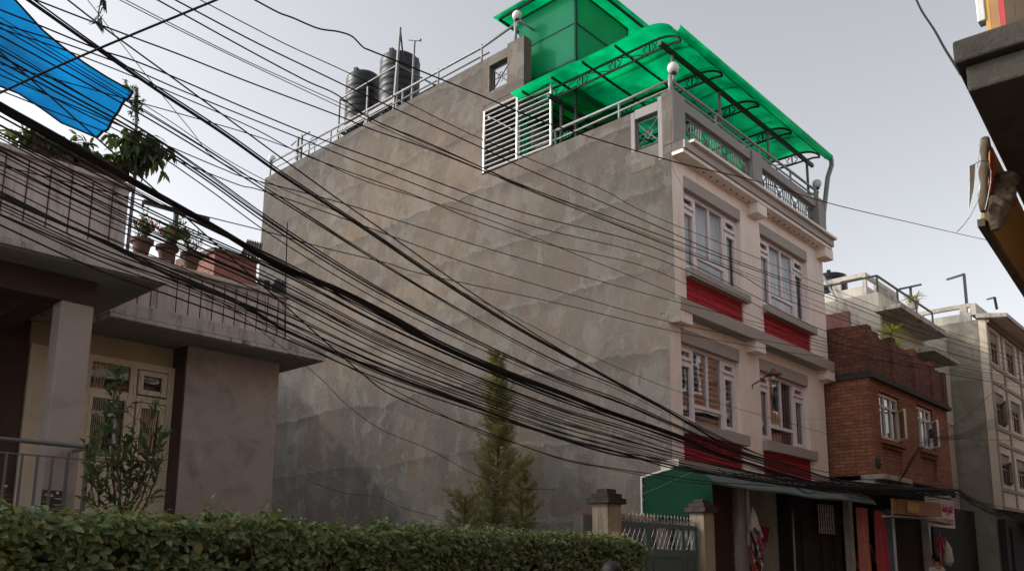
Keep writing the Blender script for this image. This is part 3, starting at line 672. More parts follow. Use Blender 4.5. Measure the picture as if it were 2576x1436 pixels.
# parapets
def parapet(x0, x1, y, z0, z1, yb, xe, capz=.06):
    o = MB(); o.box(x0, x1, y, y+.09, z0, z1)
    if xe: o.box(x1-.09, x1, y+.09, yb, z0, z1)
    o.box(x0, x1+.04, y-.06, y+.14, z1, z1+capz)
    if xe: o.box(x1-.12, x1+.04, y+.14, yb, z1, z1+capz)
    o.build('parapet', 'mould_pink', H, bevel=.008)
parapet(-3, 4.06, 10.2, 5.2, 6.08, 12.0, True); parapet(4.07, 7.42, 11.95, 5.15, 5.84, 20, True)
o = MB()
for k in range(24):
    x = 3.86-k*.235; o.box(x, x+.012, 10.19, 10.2, 5.24, 6.04)
o.build('parapet_bars', 'concrete_dark', H)
o = MB()
for k in range(15):
    x = 4.62+k*.19
    if k == 4: o.build('parapet_bars', 'concrete_dark', H); o = MB()
    if not 5.2 < x < 5.45: o.box(x, x+.012, 11.94, 11.95, 5.2, 5.8)
o.build('parapet_bars', 'concrete_dark', H); MB().box(5.28, 5.42, 11.9, 11.95, 5.15, 5.84).build('parapet_pier', 'mould', H)
# window / door set
Wd = MB(); yw = 12.80; MB().box(4.07, 4.70, 12.81, 12.85, 2.05, 4.46).build('door_leaf', 'window_cream', H)
for x in (4.02, 4.75, 5.42, 6.0): Wd.box(x-.05, x+.05, yw, yw+.1, 2.0, 4.56)
Wd.box(4.07, 5.95, yw+.003, yw+.097, 4.46, 4.56); Wd.box(4.8, 5.37, yw+.003, yw+.097, 3.98, 4.07); Wd.box(5.47, 5.95, yw+.003, yw+.097, 3.96, 4.05); Wd.box(4.8, 5.95, yw+.02, yw+.08, 2.0, 3.05)
win = Wd.build('window', 'window_cream', H)
for (a, b_, c, d) in ((4.8,5.37,3.05,3.98),(5.49,5.93,3.07,3.94),(5.49,5.93,4.07,4.44)):
    q = MB(); frame(q, a, b_, c, d, yw-.02, .075 if a > 5 else .05); q.build('casement', 'window_cream', win)
for (a, b_, c, d) in ((4.85,5.32,3.1,3.93),(4.8,5.37,4.07,4.46),(5.565,5.855,3.145,3.865),(5.565,5.855,4.145,4.365)):
    MB().box(a, b_, yw+.04, yw+.045, c, d).build('pane', 'glass_dark', win)
def curt(a, b_, c, d, y, mat, par, n=40, fr=1.3):
    q = MB(); vs = []
    for i in range(n+1):
        x = a+(b_-a)*i/n; dy = .03*math.sin(i*fr); vs += [(x-.05*(i/n), y+dy, c), (x, y+dy, d)]
    q.add(vs, [(2*i, 2*i+2, 2*i+3, 2*i+1) for i in range(n)]); return q.build('curtain', mat, par, smooth=True)
MB().box(4.07, 5.95, 12.88, 12.895, 2.05, 4.46).build('room_back', 'interior', win)
curt(4.84, 5.1, 3.08, 3.95, 12.855, 'curtain_old', win); curt(5.56, 5.86, 3.2, 3.88, 12.855, 'curtain_old', win); curt(4.84, 5.05, 4.08, 4.44, 12.855, 'curtain_old', win, 20)
# porch floor and railing
o = MB(); o.box(-3, 3.95, 9.82, 12.85, 1.85, 2.08); o.box(-3, 3.8, 10.0, 12.85, 0, 1.85); o.build('porch_floor', 'concrete', H)
Rl = MB(); Rl.tube([(-3,9.9,2.83),(3.76,9.9,2.83),(3.78,9.95,2.83),(3.78,10.38,2.83)], .024, 8); Rl.box(-3, 3.76, 9.885, 9.915, 2.68, 2.695); Rl.box(-3,3.76,9.885,9.915,2.12,2.14)
Rl.box(3.74, 3.78, 9.88, 9.92, 2.08, 2.82); Rl.box(3.7, 3.72, 10.3, 10.32, 2.08, 2.8)
for k in range(30): x = 3.55-k*.15; Rl.box(x-.012, x+.012, 9.89, 9.91, 2.08, 2.7)
Rl.build('porch_railing', 'metal_grey', H)
pl = thing('plaque', (3.6, 10.2, 2.1), 'small maroon plaque with a pale star standing behind the porch railing', 'plaque')
MB().box(3.47, 3.70, 10.3, 10.33, 2.1, 2.36).build('board', 'maroon', pl, bevel=.004)
o = MB(); c0 = Vector((3.625, 10.297, 2.335)); pts = []
for k in range(10):
    a = math.pi/2+k*math.pi/5; r = .022 if k % 2 == 0 else .009; pts.append((c0.x+r*math.cos(a), c0.z+r*math.sin(a)))
o.prism(pts, 'y', 10.293, 10.298); o.build('star', 'paint_white', pl)
o = MB(); z = 2.318
o.bar((3.495,10.295,z), (3.535,10.295,z), .006); o.bar((3.505,10.295,z), (3.505,10.295,z-.025), .006); o.bar((3.53,10.295,z), (3.53,10.295,z-.03), .006)
o.bar((3.55,10.295,z-.03), (3.566,10.295,z), .006); o.bar((3.566,10.295,z), (3.582,10.295,z-.03), .006); o.bar((3.556,10.295,z-.018), (3.576,10.295,z-.018), .005)
o.bar((3.6,10.295,2.27), (3.68,10.295,2.27), .008); o.bar((3.6,10.295,2.2), (3.66,10.295,2.2), .006)
o.build('lettering', 'paint_white', pl)
# unseen house added to shade the cement wall, roof sloped to shape that shadow
o = MB(); o.prism([(22.6,0),(31,0),(31,11.8),(27.6,11.8),(22.6,8.2)], 'x', 1.0, 8.0); o.build('shade_house', 'cement_far', None, 'unseen plain house added behind the porch house, roof sloped to shade the cement wall', 'house')
# roof top items on the left house
o = thing('brick_headroom', (7.05, 13.3, 5.15), 'low red brick stair headroom between the flower pots and the cement wall', 'stair head')
MB().box(6.62, 7.40, 12.9, 14.2, 5.15, 6.68).build('brick_wall', 'brick_stair', o)
q = MB(); q.prism([(12.86,6.68),(14.25,6.68),(14.25,6.85),(12.86,6.74)], 'x', 6.58, 7.43); q.build('roof', 'terracotta', o)
o = thing('tin_shelter', (8.2, 15.2, 5.15), 'rusty corrugated tin shelter roof just left of the cement wall', 'shelter')
q = MB(); a, b2, c_, d = AY(604,640,15.2), AY(652,648,15.2), AY(660,612,16.6), AY(622,602,16.6)
n_ = 16; vs = []
for i in range(n_+1):
    u = i/n_; p_ = a.lerp(b2, u); r__ = d.lerp(c_, u); k = .03*math.sin(i*2.4); vs += [p_+Vector((0,0,k)), r__+Vector((0,0,k))]
q.add(vs, [(2*i, 2*i+2, 2*i+3, 2*i+1) for i in range(n_)]); z_ = q.build('roof_sheet', 'roof_sheet', o); z_.modifiers.new('t', 'SOLIDIFY').thickness = .02
q = MB(); q.bar(b2+Vector((-.1,.05,-.02)), Vector((b2.x-.1, b2.y+.05, 5.1)), .06); q.bar(a+Vector((.1,.05,-.02)), Vector((a.x+.1, a.y+.05, 5.1)), .06); q.build('post', 'rust', o)
MB().box(8.0, 9.3, 15.3, 17, 0, 7.2).build('outhouse', 'mould', None, 'stained masonry outhouse behind the tin shelter', 'outhouse')
o = thing('meter_box', (7.3, 12.0, 5.9), 'small dark metal box with a round tin on the parapet corner', 'box')
MB().box(7.18, 7.38, 11.94, 12.1, 5.9, 6.12).build('case', 'metal_dark', o, bevel=.01); MB().lathe([(.07,0),(.07,.16),(.06,.18)], (7.08,12.02,5.905), 14).build('tin', 'tank_black', o)
MB().lathe([(.05,0),(.05,.03)], (7.28,12.02,6.12), 12).build('lid', 'rust', o)
o = MB(); o.tube([(5.95,13,5.15),(5.95,13,7.27)], .045, 8); a, b2 = AY(360,507,13), AY(525,553,13); o.bar(a, b2, .07, .06); o.tube([a, a+Vector((0,0,-.1))], .02, 6)
o.build('clothes_pole', 'metal_dark', None, 'dark T shaped clothes pole standing behind the flower pots', 'pole')
o = MB(); p_ = AY(440,585,13)
o.lathe([(.02,-.12),(.1,-.1),(.24,-.02),(.25,0)], p_, 16); ob = o.build('hanging_basket', 'metal_dark', None, 'dark hanging basket on the T shaped clothes pole', 'basket')
o = MB(); o.tube([AY(345,228,10.2)+Vector((0,.02,.04)), AY(340,440,10.2), Vector((4.12,10.25,5.2))], .022, 8); o.build('tarp_pole', 'metal_grey', None, 'thin upright pole holding the right corner of the blue tarpaulin', 'pole')
MB().tube([(7.47,11.98,5.15), AY(718,700,12.0), AY(722,560,12.0)], .014, 6).build('thin_rod', 'metal_dark', None, 'thin steel rod standing on the parapet corner against the cement wall', 'rod')
# ================================================================ blue tarpaulin
up_e = [(-420,-400),(-160,-170),(-40,-55),(40,6),(107,77),(160,118),(211,153),(270,190),(334,227)]
lo_e = [(-520,20),(-260,90),(-120,150),(-50,188),(0,214),(46,236),(100,275),(153,316),(239,352)]
def polyl(pts, u):
    s_ = u*(len(pts)-1); i = min(int(s_), len(pts)-2); f_ = s_-i
    return (pts[i][0]*(1-f_)+pts[i+1][0]*f_, pts[i][1]*(1-f_)+pts[i+1][1]*f_)
o = MB(); NU, NV = 48, 14; vs = []
for i in range(NU+1):
    u = i/NU; ua, ub = polyl(up_e, u), polyl(lo_e, u)
    A_ = AY(ua[0], ua[1], 8.8+1.4*u); B_ = AY(ub[0], ub[1], 10.0+.5*u)
    for j in range(NV+1):
        v = j/NV; p_ = A_.lerp(B_, v); p_ += Vector((0, 0, -.10*math.sin(math.pi*v)*(1-.5*u)+.035*math.sin(9*v+5*u)+.02*math.sin(23*v-4*u)))
        vs.append(p_)
o.add(vs, [(i*(NV+1)+j, i*(NV+1)+j+1, (i+1)*(NV+1)+j+1, (i+1)*(NV+1)+j) for i in range(NU) for j in range(NV)])
tp = thing('tarpaulin', tuple(vs[-1]), 'bright blue translucent tarpaulin stretched above the left house', 'tarpaulin')
o.build('sheet', 'tarp_blue', tp, smooth=True)
o = MB(); o.tube(vs[0::NV+1], .012, 5); o.tube(vs[NV::NV+1], .012, 5); o.tube(vs[-(NV+1):], .018, 5); o.build('hem', 'cable', tp)
# ================================================================ foliage tools
def leaf(mb, p, d, n_, L, w, bend=.25, mi=0):
    """one pointed leaf, folded along its midrib"""
    d = d.normalized(); s_ = d.cross(n_)
    if s_.length < 1e-3: s_ = d.cross(Vector((1,0,.3)))
    s_.normalize(); n2 = s_.cross(d).normalized()
    a = p; m1 = p+d*L*.5-n2*L*bend*.2; t_ = p+d*L-n2*L*bend; u = n2*w*.16
    l1 = p+d*L*.22+s_*w*.40+u; l2 = p+d*L*.66+s_*w*.42+u-n2*L*bend*.4; r1 = p+d*L*.22-s_*w*.40+u; r2 = p+d*L*.66-s_*w*.42+u-n2*L*bend*.4
    mb.add([a, m1, t_, l1, l2, r1, r2], [(0,1,4,3),(1,2,4),(0,5,6,1),(1,6,2)], mi)
def rv(r): return Vector((r.gauss(0,1), r.gauss(0,1), r.gauss(0,1))).normalized()
# ---- clipped hedge
def hedge_top(x): return 1.90+.05*noise.noise(Vector((x*.9,0,0)))+.085*noise.noise(Vector((x*2.3,3,0)))+.05*noise.noise(Vector((x*6,7,0)))-(.12 if x > 9.3 else 0)*(x-9.3)*2
rh = random.Random(11)
o = MB(); HX0, HX1 = -2.6, 9.75
nleaf = 34000
for i in range(nleaf):
    x = rh.uniform(HX0, HX1); top = hedge_top(x); q = rh.random()
    endf = min(1, (HX1-x)/.35)**.5 if x > HX1-.35 else 1
    if q < .55:   # street face
        z = top-abs(rh.gauss(0,.36))-.0; y = 6.38+abs(rh.gauss(0,.07))+.10*noise.noise(Vector((x*1.4,z*1.4,1)))+.4*(1-endf)
        if z < .1: z = rh.uniform(.1, top)
        if noise.noise(Vector((x*3.2, z*4.5, 5))) < -.18 and rh.random() < .8: continue
        y -= .09*max(0, noise.noise(Vector((x*2.2, z*3, 9))))
        n_ = Vector((rh.gauss(0,.5), -1+rh.gauss(0,.4), .7+rh.gauss(0,.5)))
    elif q < .93: # top
        y = rh.uniform(6.4, 7.1-.3*(1-endf)); z = top+rh.gauss(0,.035)+.04*noise.noise(Vector((x*3,y*4,0)))-.12*abs((y-6.75)/.38)**3
        n_ = Vector((rh.gauss(0,.45), rh.gauss(0,.45), 1))
    else:
        y = 7.1-abs(rh.gauss(0,.06)); z = rh.uniform(.2, top); n_ = Vector((rh.gauss(0,.5), 1, .4))
    L = rh.choice((.8,1,1,1.25))*rh.uniform(.038, .080) if x > 4.5 else rh.choice((.8,1,1.15))*rh.uniform(.048, .098)
    d = Vector((rh.gauss(0,1), rh.gauss(0,.6)-.5, rh.gauss(0,.4)-.35))
    leaf(o, Vector((x, y, z)), d, n_, L, L*rh.uniform(.55,.75))
# shoots sticking up
for i in range(170):
    x = rh.uniform(1.0, 9.6); y = rh.uniform(6.5, 7.0); z = hedge_top(x); hgt = abs(rh.gauss(0,.10))+.04
    if rh.random() < .12: hgt += .12
    lean = Vector((rh.gauss(0,.3), rh.gauss(0,.2), 1)).normalized(); m_ = int(hgt/.035)+2
    for k in range(m_):
        p_ = Vector((x,y,z-.03))+lean*(hgt*k/m_); d = Vector((rh.gauss(0,1), rh.gauss(0,1), .35)); leaf(o, p_, d, Vector((0,0,1)), .05, .032)
Hd = thing('hedge', (4, 6.75, 0), 'long clipped leafy green hedge along the pavement in the foreground', 'hedge')
o.build('foliage', 'leaf_hedge', Hd)
fl_ = MB()
for i in range(300):   # pale new shoots
    x = 9.6-abs(rh.gauss(0,2.6)); y = rh.uniform(6.4, 7.05); z = hedge_top(x)+rh.uniform(-.03,.07)
    for _ in range(3): leaf(fl_, Vector((x+rh.gauss(0,.02), y, z)), rv(rh)+Vector((0,0,.5)), Vector((0,0,1))+rv(rh)*.5, .04, .026)
fl_.build('new_shoots', 'leaf_new', Hd)
o = MB()
for i in range(260):
    x = rh.uniform(HX0, HX1-.2); y = rh.uniform(6.5, 7.0); pts = [(x, y, 0)]; z = 0
    while z < hedge_top(x)-.1:
        z += rh.uniform(.12,.3); x += rh.gauss(0,.08); y = min(7.0, max(6.46, y+rh.gauss(0,.08))); pts.append((x,y,min(z, hedge_top(x)-.03)))
    o.tube(pts, [.013*(1-.6*k/len(pts)) for k in range(len(pts))], 4)
for i in range(34): # looping runners seen on the street face
    x = rh.uniform(3, 9.4); z = rh.uniform(1.35, 1.7); pts = [(x+.16*math.cos(k*.5+i), 6.36+.03*math.sin(k), z+.07*math.sin(k*.5+i)+.01*k) for k in range(8)]
    o.tube(pts, .006, 4)
o.build('stems', 'bark_light', Hd)
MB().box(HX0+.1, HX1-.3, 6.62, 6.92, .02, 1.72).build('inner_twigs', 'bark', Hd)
# ---- branching shrubs
def grow(wood, lv, p, d, L, r, depth, R2, leafsz, nl, spread=.5, upw=.25, mi=0, seglen=4, droop=0):
    pts = [p.copy()]; q = p.copy(); dd = d.normalized()
    for k in range(seglen):
        dd = (dd+rv(R2)*.12+Vector((0,0,upw*.2-droop*.2))).normalized(); q = q+dd*L/seglen; pts.append(q.copy())
        if depth <= 1:
            for _ in range(nl):
                c = q+rv(R2)*.04; leaf(lv, c, (rv(R2)+dd*.8+Vector((0,0,.2-droop))), rv(R2)*.5+Vector((0,0,1)), leafsz*R2.uniform(.7,1.2), leafsz*.42)
    wood.tube(pts, [r*(1-.5*k/seglen) for k in range(seglen+1)], 5)
    if depth == 0: return
    nb = 3 if depth > 1 else 3
    for i in range(nb):
        k = R2.randint(1, seglen); s_ = (rv(R2)*spread+dd+Vector((0,0,upw))).normalized()
        grow(wood, lv, pts[k], s_, L*R2.uniform(.55,.8), r*.55, depth-1, R2, leafsz, nl, spread, upw, mi, seglen, droop)
def shrub(name, base, stems, L, label, cat, seed, lm='leaf_shrub', leafsz=.07, nl=4, depth=3, spread=.55, upw=.3, r=.018, group=None, bark='bark', droop=0):
    R2 = random.Random(seed); wood, lv = MB(), MB(); b_ = Vector(base)
    for d in stems: grow(wood, lv, b_+Vector((R2.uniform(-.06,.06), R2.uniform(-.06,.06), 0)), Vector(d), L*R2.uniform(.85,1.1), r, depth, R2, leafsz, nl, spread, upw, droop=droop)
    t_ = thing(name, base, label, cat, group); lv.build('foliage', lm, t_); wood.build('stems', bark, t_)
# shrub behind the hedge in front of the porch house
R2 = random.Random(21); wood, lv = MB(), MB()
base = Vector((3.56, 8.5, 0))
tips = [(290,955),(300,1010),(260,1060),(225,1130),(235,1180),(345,1110),(385,1060),(400,1110),(330,1180),(290,1170),(370,1170),(250,1230),(310,1090),(405,1150)]
for (tx, ty) in tips:
    e = AY(tx, ty, 8.5+R2.uniform(-.25,.25)); p0 = base+Vector((R2.uniform(-.05,.05), R2.uniform(-.05,.05), 1.75+R2.uniform(0,.25))); pts = []
    for k in range(9):
        u = k/8; m_ = p0.lerp(e, u); m_.z -= (e.z-p0.z)*.12*math.sin(math.pi*u)*(1 if abs(tx-290) > 30 else 0); m_.x += (e.x-p0.x)*(.18*math.sin(math.pi*u)); pts.append(m_+rv(R2)*.014)
    wood.tube([base+Vector((0,0,.0))]+pts, [.020]+[.014*(1-.75*k/8) for k in range(9)], 5)
    for k in range(3, 9):
        for _ in range(1 if k < 6 else 2):
            dd = (pts[k]-pts[k-1]).normalized(); s_ = (rv(R2)*.9+dd+Vector((0,0,.3))).normalized(); Lb = R2.uniform(.08,.22); q = [pts[k]+s_*Lb*j/4+rv(R2)*.008 for j in range(5)]
            wood.tube(q, .003, 4)
            if R2.random() < .18: continue
            for j in range(1, 5):
                for _2 in range(2 if k < 7 else 3): leaf(lv, q[j], rv(R2)*.8+s_+Vector((0,0,.15)), Vector((0,0,1))+rv(R2)*.7, R2.uniform(.055,.10), .032)
for _ in range(22):  # bare twigs
    p_ = AY(R2.uniform(225,400), R2.uniform(1000,1200), 8.5); wood.tube([p_, p_+Vector((R2.gauss(0,.03),0,.12)), p_+Vector((R2.gauss(0,.06),0,.26))], .0025, 4)
lvn = len(lv.f)
t_ = thing('leafy_shrub', tuple(base), 'many stemmed leafy shrub in front of the cream window of the porch house', 'shrub')
lv.build('foliage', 'leaf_shrub', t_); wood.build('stems', 'bark', t_)
# thin juniper like conifers
def conifer(base, h, prof, label, seed, n=170, group=None, z0f=.25):
    R2 = random.Random(seed); wood, lv = MB(), MB(); b_ = Vector(base)
    tr = [b_+Vector((.04*math.sin(k*.9), .03*math.cos(k*1.3), h*k/12)) for k in range(13)]
    wood.tube(tr, [.05*(1-.9*k/12)+.004 for k in range(13)], 7)
    for i in range(n):
        u = (i+R2.random())/n; z = z0f*h+u*(.985-z0f)*h; w_ = prof(z/h)*R2.uniform(.35,1.08); a = i*2.4+R2.gauss(0,.4)
        c = tr[min(12, int(z/h*12))]*1.; c.z = z; rise = R2.uniform(.25,1.0)
        out_ = Vector((math.cos(a), math.sin(a), rise)).normalized(); m_ = 7
        q = [c+out_*w_*k/m_+Vector((0,0,-.10*w_*math.sin(k/m_*3)+.12*w_*(k/m_)**3)) for k in range(m_+1)]
        wood.tube(q, [.008*(1-.8*k/m_) for k in range(m_+1)], 4)
        for k in range(2, m_+1):
            for _ in range(9):
                s_ = (out_*.8+rv(R2)*.75+Vector((0,0,.2))).normalized(); p_ = q[k]+rv(R2)*.03; L = R2.uniform(.07,.15)
                for j in range(7):   # a feathery spray
                    pp = p_+s_*L*j/7; s2 = (s_*.8+rv(R2)*.7).normalized(); l2 = .045*(1.2-j/8); sd_ = s2.cross(rv(R2)).normalized()*.0048
                    lv.add([pp-sd_, pp+sd_, pp+s2*l2], [(0,1,2)])
    t_ = thing('conifer_tree', base, label, 'tree', group); lv.build('crown', 'leaf_pine', t_); wood.build('trunk', 'bark', t_)
def pr(u):
    if u > .9: return .14+.8*(1-u)
    if u > .74: return .30+.08*math.sin(u*40)
    if u > .66: return .36
    return .80-.3*abs(u-.52)*4
conifer((10.45, 10.0, 0), 5.2, pr, 'slender feathery conifer rising in front of the cement side wall', 5, 175)
conifer((11.3, 10.2, 0), 3.4, lambda u: .22 if u > .85 else .36, 'small feathery conifer to the right of the tall slender one', 8, 50, None, .45)
conifer((9.35, 9.6, 0), 2.62, lambda u: .34, 'low feathery conifer just above the hedge left of the tall slender one', 9, 46, None, .4)
# roof terrace plants on the left
def potplant(x, y, z, pr_, ph, label, seed, lm='leaf_roof', leafsz=.09, stems=7, L=.3, fl=False, cat='potted plant', group=None, droop=0, nl=3):
    t_ = thing('potted_plant', (x,y,z), label, cat, group)
    MB().lathe([(pr_*.62,0),(pr_*.9,ph*.8),(pr_*1.12,ph*.8),(pr_*1.14,ph),(pr_*.95,ph),(pr_*.9,ph*.9)], (x,y,z), 24).build('pot', 'terracotta', t_, smooth=False)
    R2 = random.Random(seed); wood, lv = MB(), MB()
    for i in range(stems):
        a = R2.uniform(0, 6.28); d = Vector((.6*math.cos(a), .6*math.sin(a), 1)); grow(wood, lv, Vector((x,y,z+ph*.9)), d, L, .008, 1, R2, leafsz, nl, .7, .2, droop=droop)
    lv.build('foliage', lm, t_); wood.build('stems', 'bark', t_)
    if fl:
        f_ = MB()
        for i in range(4):
            c = Vector((x+R2.uniform(-.15,.15), y+R2.uniform(-.1,.1), z+ph+L*R2.uniform(.8,1.3)))
            for _ in range(18): leaf(f_, c+rv(R2)*.03, rv(R2), rv(R2), .035, .03)
        f_.build('flowers', 'flower', t_)
potplant(5.02, 12.0, 5.91, .145, .27, 'clay pot of red geraniums, first of three on the parapet behind the tarpaulin pole', 31, leafsz=.055, L=.25, fl=True, group='clay flower pots on the parapet', nl=4)
potplant(5.40, 12.0, 5.91, .145, .27, 'clay pot of geraniums in the middle of the three on the parapet', 32, leafsz=.055, L=.3, fl=True, group='clay flower pots on the parapet', nl=4)
potplant(5.78, 12.0, 5.91, .145, .26, 'clay pot of small leaved plant, nearest the clothes pole', 33, leafsz=.045, L=.25, group='clay flower pots on the parapet', nl=3)
def trough(x0, x1, y, z, label, seed):
    t_ = thing('planter', ((x0+x1)/2, y, z), label, 'planter', 'brown clay planters on the left parapet')
    o = MB(); o.prism([(y-.14,z),(y+.14,z),(y+.2,z+.25),(y-.2,z+.25)], 'x', x0, x1); o.build('trough', 'terracotta', t_, bevel=.03)
trough(3.45, 4.02, 10.42, 6.145, 'brown clay planter on the parapet just left of the tarpaulin pole', 1)
trough(2.95, 3.4, 10.42, 6.145, 'brown clay planter farther from the tarpaulin pole', 2)
def bush(name, centre, rad_, n, label, seed, leafsz, lm='leaf_roof', droop=.5, cat='plant', hang=False):
    R2 = random.Random(seed); lv, wood = MB(), MB(); c = Vector(centre)
    root = Vector((c.x, c.y, c.z-rad_[2]))
    for i in range(n):
        p_ = c+Vector((R2.gauss(0,.45)*rad_[0], R2.gauss(0,.45)*rad_[1], R2.gauss(0,.45)*rad_[2]))
        if i % 7 == 0: wood.tube([root+rv(R2)*.05, root.lerp(p_,.5)+rv(R2)*.04, p_], [.010,.007,.003], 4)
        for _ in range(5):
            leaf(lv, p_, rv(R2)*.9+Vector((0,0,-droop)), Vector((0,0,1))+rv(R2)*.5, leafsz*R2.uniform(.7,1.3), leafsz*.36, .35)
    t_ = thing(name, tuple(root), label, cat); lv.build('foliage', lm, t_); wood.build('stems', 'bark', t_)
bush('broadleaf_plant', AY(352,375,10.25), (.34,.3,.26), 120, 'dark drooping broad leaved plant at the foot of the tarpaulin pole', 41, .15, droop=.9)
bush('broadleaf_plant', AY(215,385,10.35), (.42,.25,.14), 100, 'leafy plant growing out of the middle planter below the blue tarpaulin', 42, .11)
bush('broadleaf_plant', AY(110,365,10.35), (.32,.25,.15), 90, 'leafy plant with yellow green leaves at the far left of the parapet', 43, .14, droop=.2)
bush('climbing_vine', AY(342,262,10.22), (.10,.08,.22), 26, 'thin vine climbing the tarpaulin pole', 44, .06, cat='vine')
bush('climbing_vine', AY(322,215,10.22), (.10,.08,.05), 16, 'wispy vine tips over the corner of the tarpaulin', 45, .05, cat='vine')
# ================================================================ gate and posts
def gpost(x, y, label, lbl2=None):
    t_ = thing('gate_post', (x+.16, y+.14, 0), label, 'gate post', 'masonry gate posts')
    MB().box(x, x+.32, y, y+.27, 0, 2.42).build('shaft', 'post_paint', t_, bevel=.01)
    o = MB(); o.box(x-.055, x+.375, y-.055, y+.325, 2.42, 2.50); o.box(x-.01, x+.33, y-.01, y+.28, 2.505, 2.565); o.box(x+.05, x+.27, y+.045, y+.225, 2.57, 2.63)
    o.build('cap', 'post_cap', t_, bevel=.008)
gpost(9.59, 7.05, 'masonry gate post with a dark stepped cap at the end of the hedge')
gpost(12.16, 7.05, 'masonry gate post with a dark stepped cap beside the shop shutter')
G = thing('iron_gate', (11.03, 7.2, 0), 'green painted iron double gate with lattice and spear points between two posts', 'gate')
o = MB(); gx0, gx1 = 9.92, 12.15; yg = 7.2
for (a, b_) in ((9.92,9.98),(10.72,10.84),(11.72,11.78),(12.09,12.15)): o.box(a, b_, yg-.02, yg+.03, .08, 2.2)
o.box(gx0+.06, gx1-.06, yg-.016, yg+.026, 2.14, 2.2); o.box(gx0+.06, gx1-.06, yg-.014, yg+.024, 1.70, 1.82); o.box(gx0+.06, gx1-.06, yg-.016, yg+.026, .1, .18)
o.build('frame', 'gate_green', G)
o = MB()
for (a, b_) in ((9.98,10.72),(10.84,11.72),(11.78,12.09)): o.box(a, b_, yg, yg+.006, .18, 1.70); o.box(a+.08, b_-.08, yg-.012, yg-.001, .28, 1.62)
o.build('sheet_panel', 'gate_green', G)
o = MB(); z0, z1 = 1.82, 2.14
for (a, b_) in ((9.98,10.72),(10.84,11.72),(11.78,12.09)):
    stp = .125; dx = (z1-z0)*.55; k = a-dx
    while k < b_:
        for s_ in (0, 1):
            xa, xb = (k, k+dx) if s_ == 0 else (k+dx, k)
            pa, pb = Vector((xa, yg, z0)), Vector((xb, yg, z1))
            def clip(p, q):
                if p.x > q.x: p, q = q, p
                if q.x < a or p.x > b_: return None
                if p.x < a: p = p.lerp(q, (a-p.x)/(q.x-p.x))
                if q.x > b_: q = p.lerp(q, (b_-p.x)/(q.x-p.x))
                return p, q
            r_ = clip(pa, pb)
            if r_: o.bar(r_[0]+Vector((0,.004*s_,0)), r_[1]+Vector((0,.004*s_,0)), .013, .006)
        k += stp
o.build('lattice', 'metal_pipe', G)
o = MB(); k = 0; x = gx0+.03
while x < gx1:
    o.tube([(x,yg,2.2),(x,yg,2.29)], .006, 5); o.tube([(x,yg,2.29),(x,yg,2.30),(x,yg,2.345)], [.006,.014,.001], 6)
    if k % 2 == 0: o.tube([(x+.03+.02*math.sin(q*.9), yg, 2.205+.09*q/7) for q in range(8)], .008, 5)
    else: o.tube([(x+.05+.022*math.cos(q*.8), yg, 2.235+.022*math.sin(q*.8)) for q in range(8)], .007, 5)
    x += .093; k += 1
o.build('spear_points', 'metal_pipe', G)
R2 = random.Random(5); o = MB(); lv = MB()
o.box(10.9, 13.0, 8.5, 8.7, 0, 2.36); 
t_ = thing('yard_wall', (12, 8.6, 0), 'low yard wall behind the gate topped with dry reddish thorns', 'wall')
o.build('wall', 'cement_dark', t_)
for i in range(1500):
    p_ = Vector((R2.uniform(10.9,13.0), R2.uniform(8.48,8.72), 2.36+R2.random()*.07)); d = rv(R2); d.z = abs(d.z); s_ = d.cross(rv(R2)).normalized()*.004
    lv.add([p_-s_, p_+s_, p_+d*.07], [(0,1,2)])
lv.build('thorns', 'dry', t_)
# ================================================================ brick house on the right
Rb = thing('brick_house', (23.3, 8, 0), 'two storey red brick house with a ragged brick roof parapet next to the cream front', 'house')
RX0, RX1, RY = 20.36, 26.35, 7.27
o = MB()
def wallx(mb, x0, x1, y0, y1, z0, z1, holes):
    """wall facing the street with rectangular holes (x0,x1,z0,z1)"""
    xs = sorted({x0, x1, *[h[0] for h in holes], *[h[1] for h in holes]})
    for a, b_ in zip(xs, xs[1:]):
        hs_ = sorted([(h[2], h[3]) for h in holes if h[0] <= a+1e-6 and h[1] >= b_-1e-6]); z = z0
        for (c, d) in hs_:
            if c > z: mb.box(a, b_, y0, y1, z, c)
            z = d
        if z < z1: mb.box(a, b_, y0, y1, z, z1)
BH = [(20.98,22.42,4.62,5.78),(23.72,25.05,4.70,5.84)]
wallx(o, RX0, RX1, RY, RY+.22, 3.7, 6.0, BH+[(21.0,22.4,3.85,4.42),(23.75,25.05,3.85,4.46)])
o.box(RX0, RX0+.2, RY+.22, 12, 3.7, 6.0); o.box(RX0+.2, 24.4, 11.8, 12, 0, 6.0); o.box(RX0+.2, RX1, RY+.25, 11.8, 5.85, 6.0)
o.box(21.0, 22.4, RY+.07, RY+.2, 3.85, 4.42); o.box(23.75, 25.05, RY+.07, RY+.2, 3.85, 4.46)
o.box(RX1-.2, RX1, RY+.22, 8.25, 3.7, 5.84)
o.build('brick_wall', 'brick_red', Rb)
MB().box(RX0+.2, RX1-.2, 8.6, 8.65, 3.7, 5.84).build('room_back', 'interior', Rb)
o = MB(); o.box(RX0-.06, RX1+.1, RY-.12, 8.2, 6.0, 6.09); o.box(RX0-.03, RX1+.06, RY-.07, 8.2, 6.095, 6.17); o.build('cornice', 'concrete_dark', Rb)
o = MB(); rr = random.Random(2)
x = RX0-.02
while x < RX1-.02:
    w_ = .45; zt = 7.22+rr.uniform(-.06,.05)-.02*(x-RX0)
    o.box(x, min(x+w_, RX1), RY, RY+.14, 6.172, zt); x += w_
for (x, zt) in ((RX0-.03, 7.3), (22.0, 7.32), (23.6, 7.32), (25.1, 7.25), (26.1, 7.1)): o.box(x, x+.28, RY-.06, RY+.16, 6.172, zt)
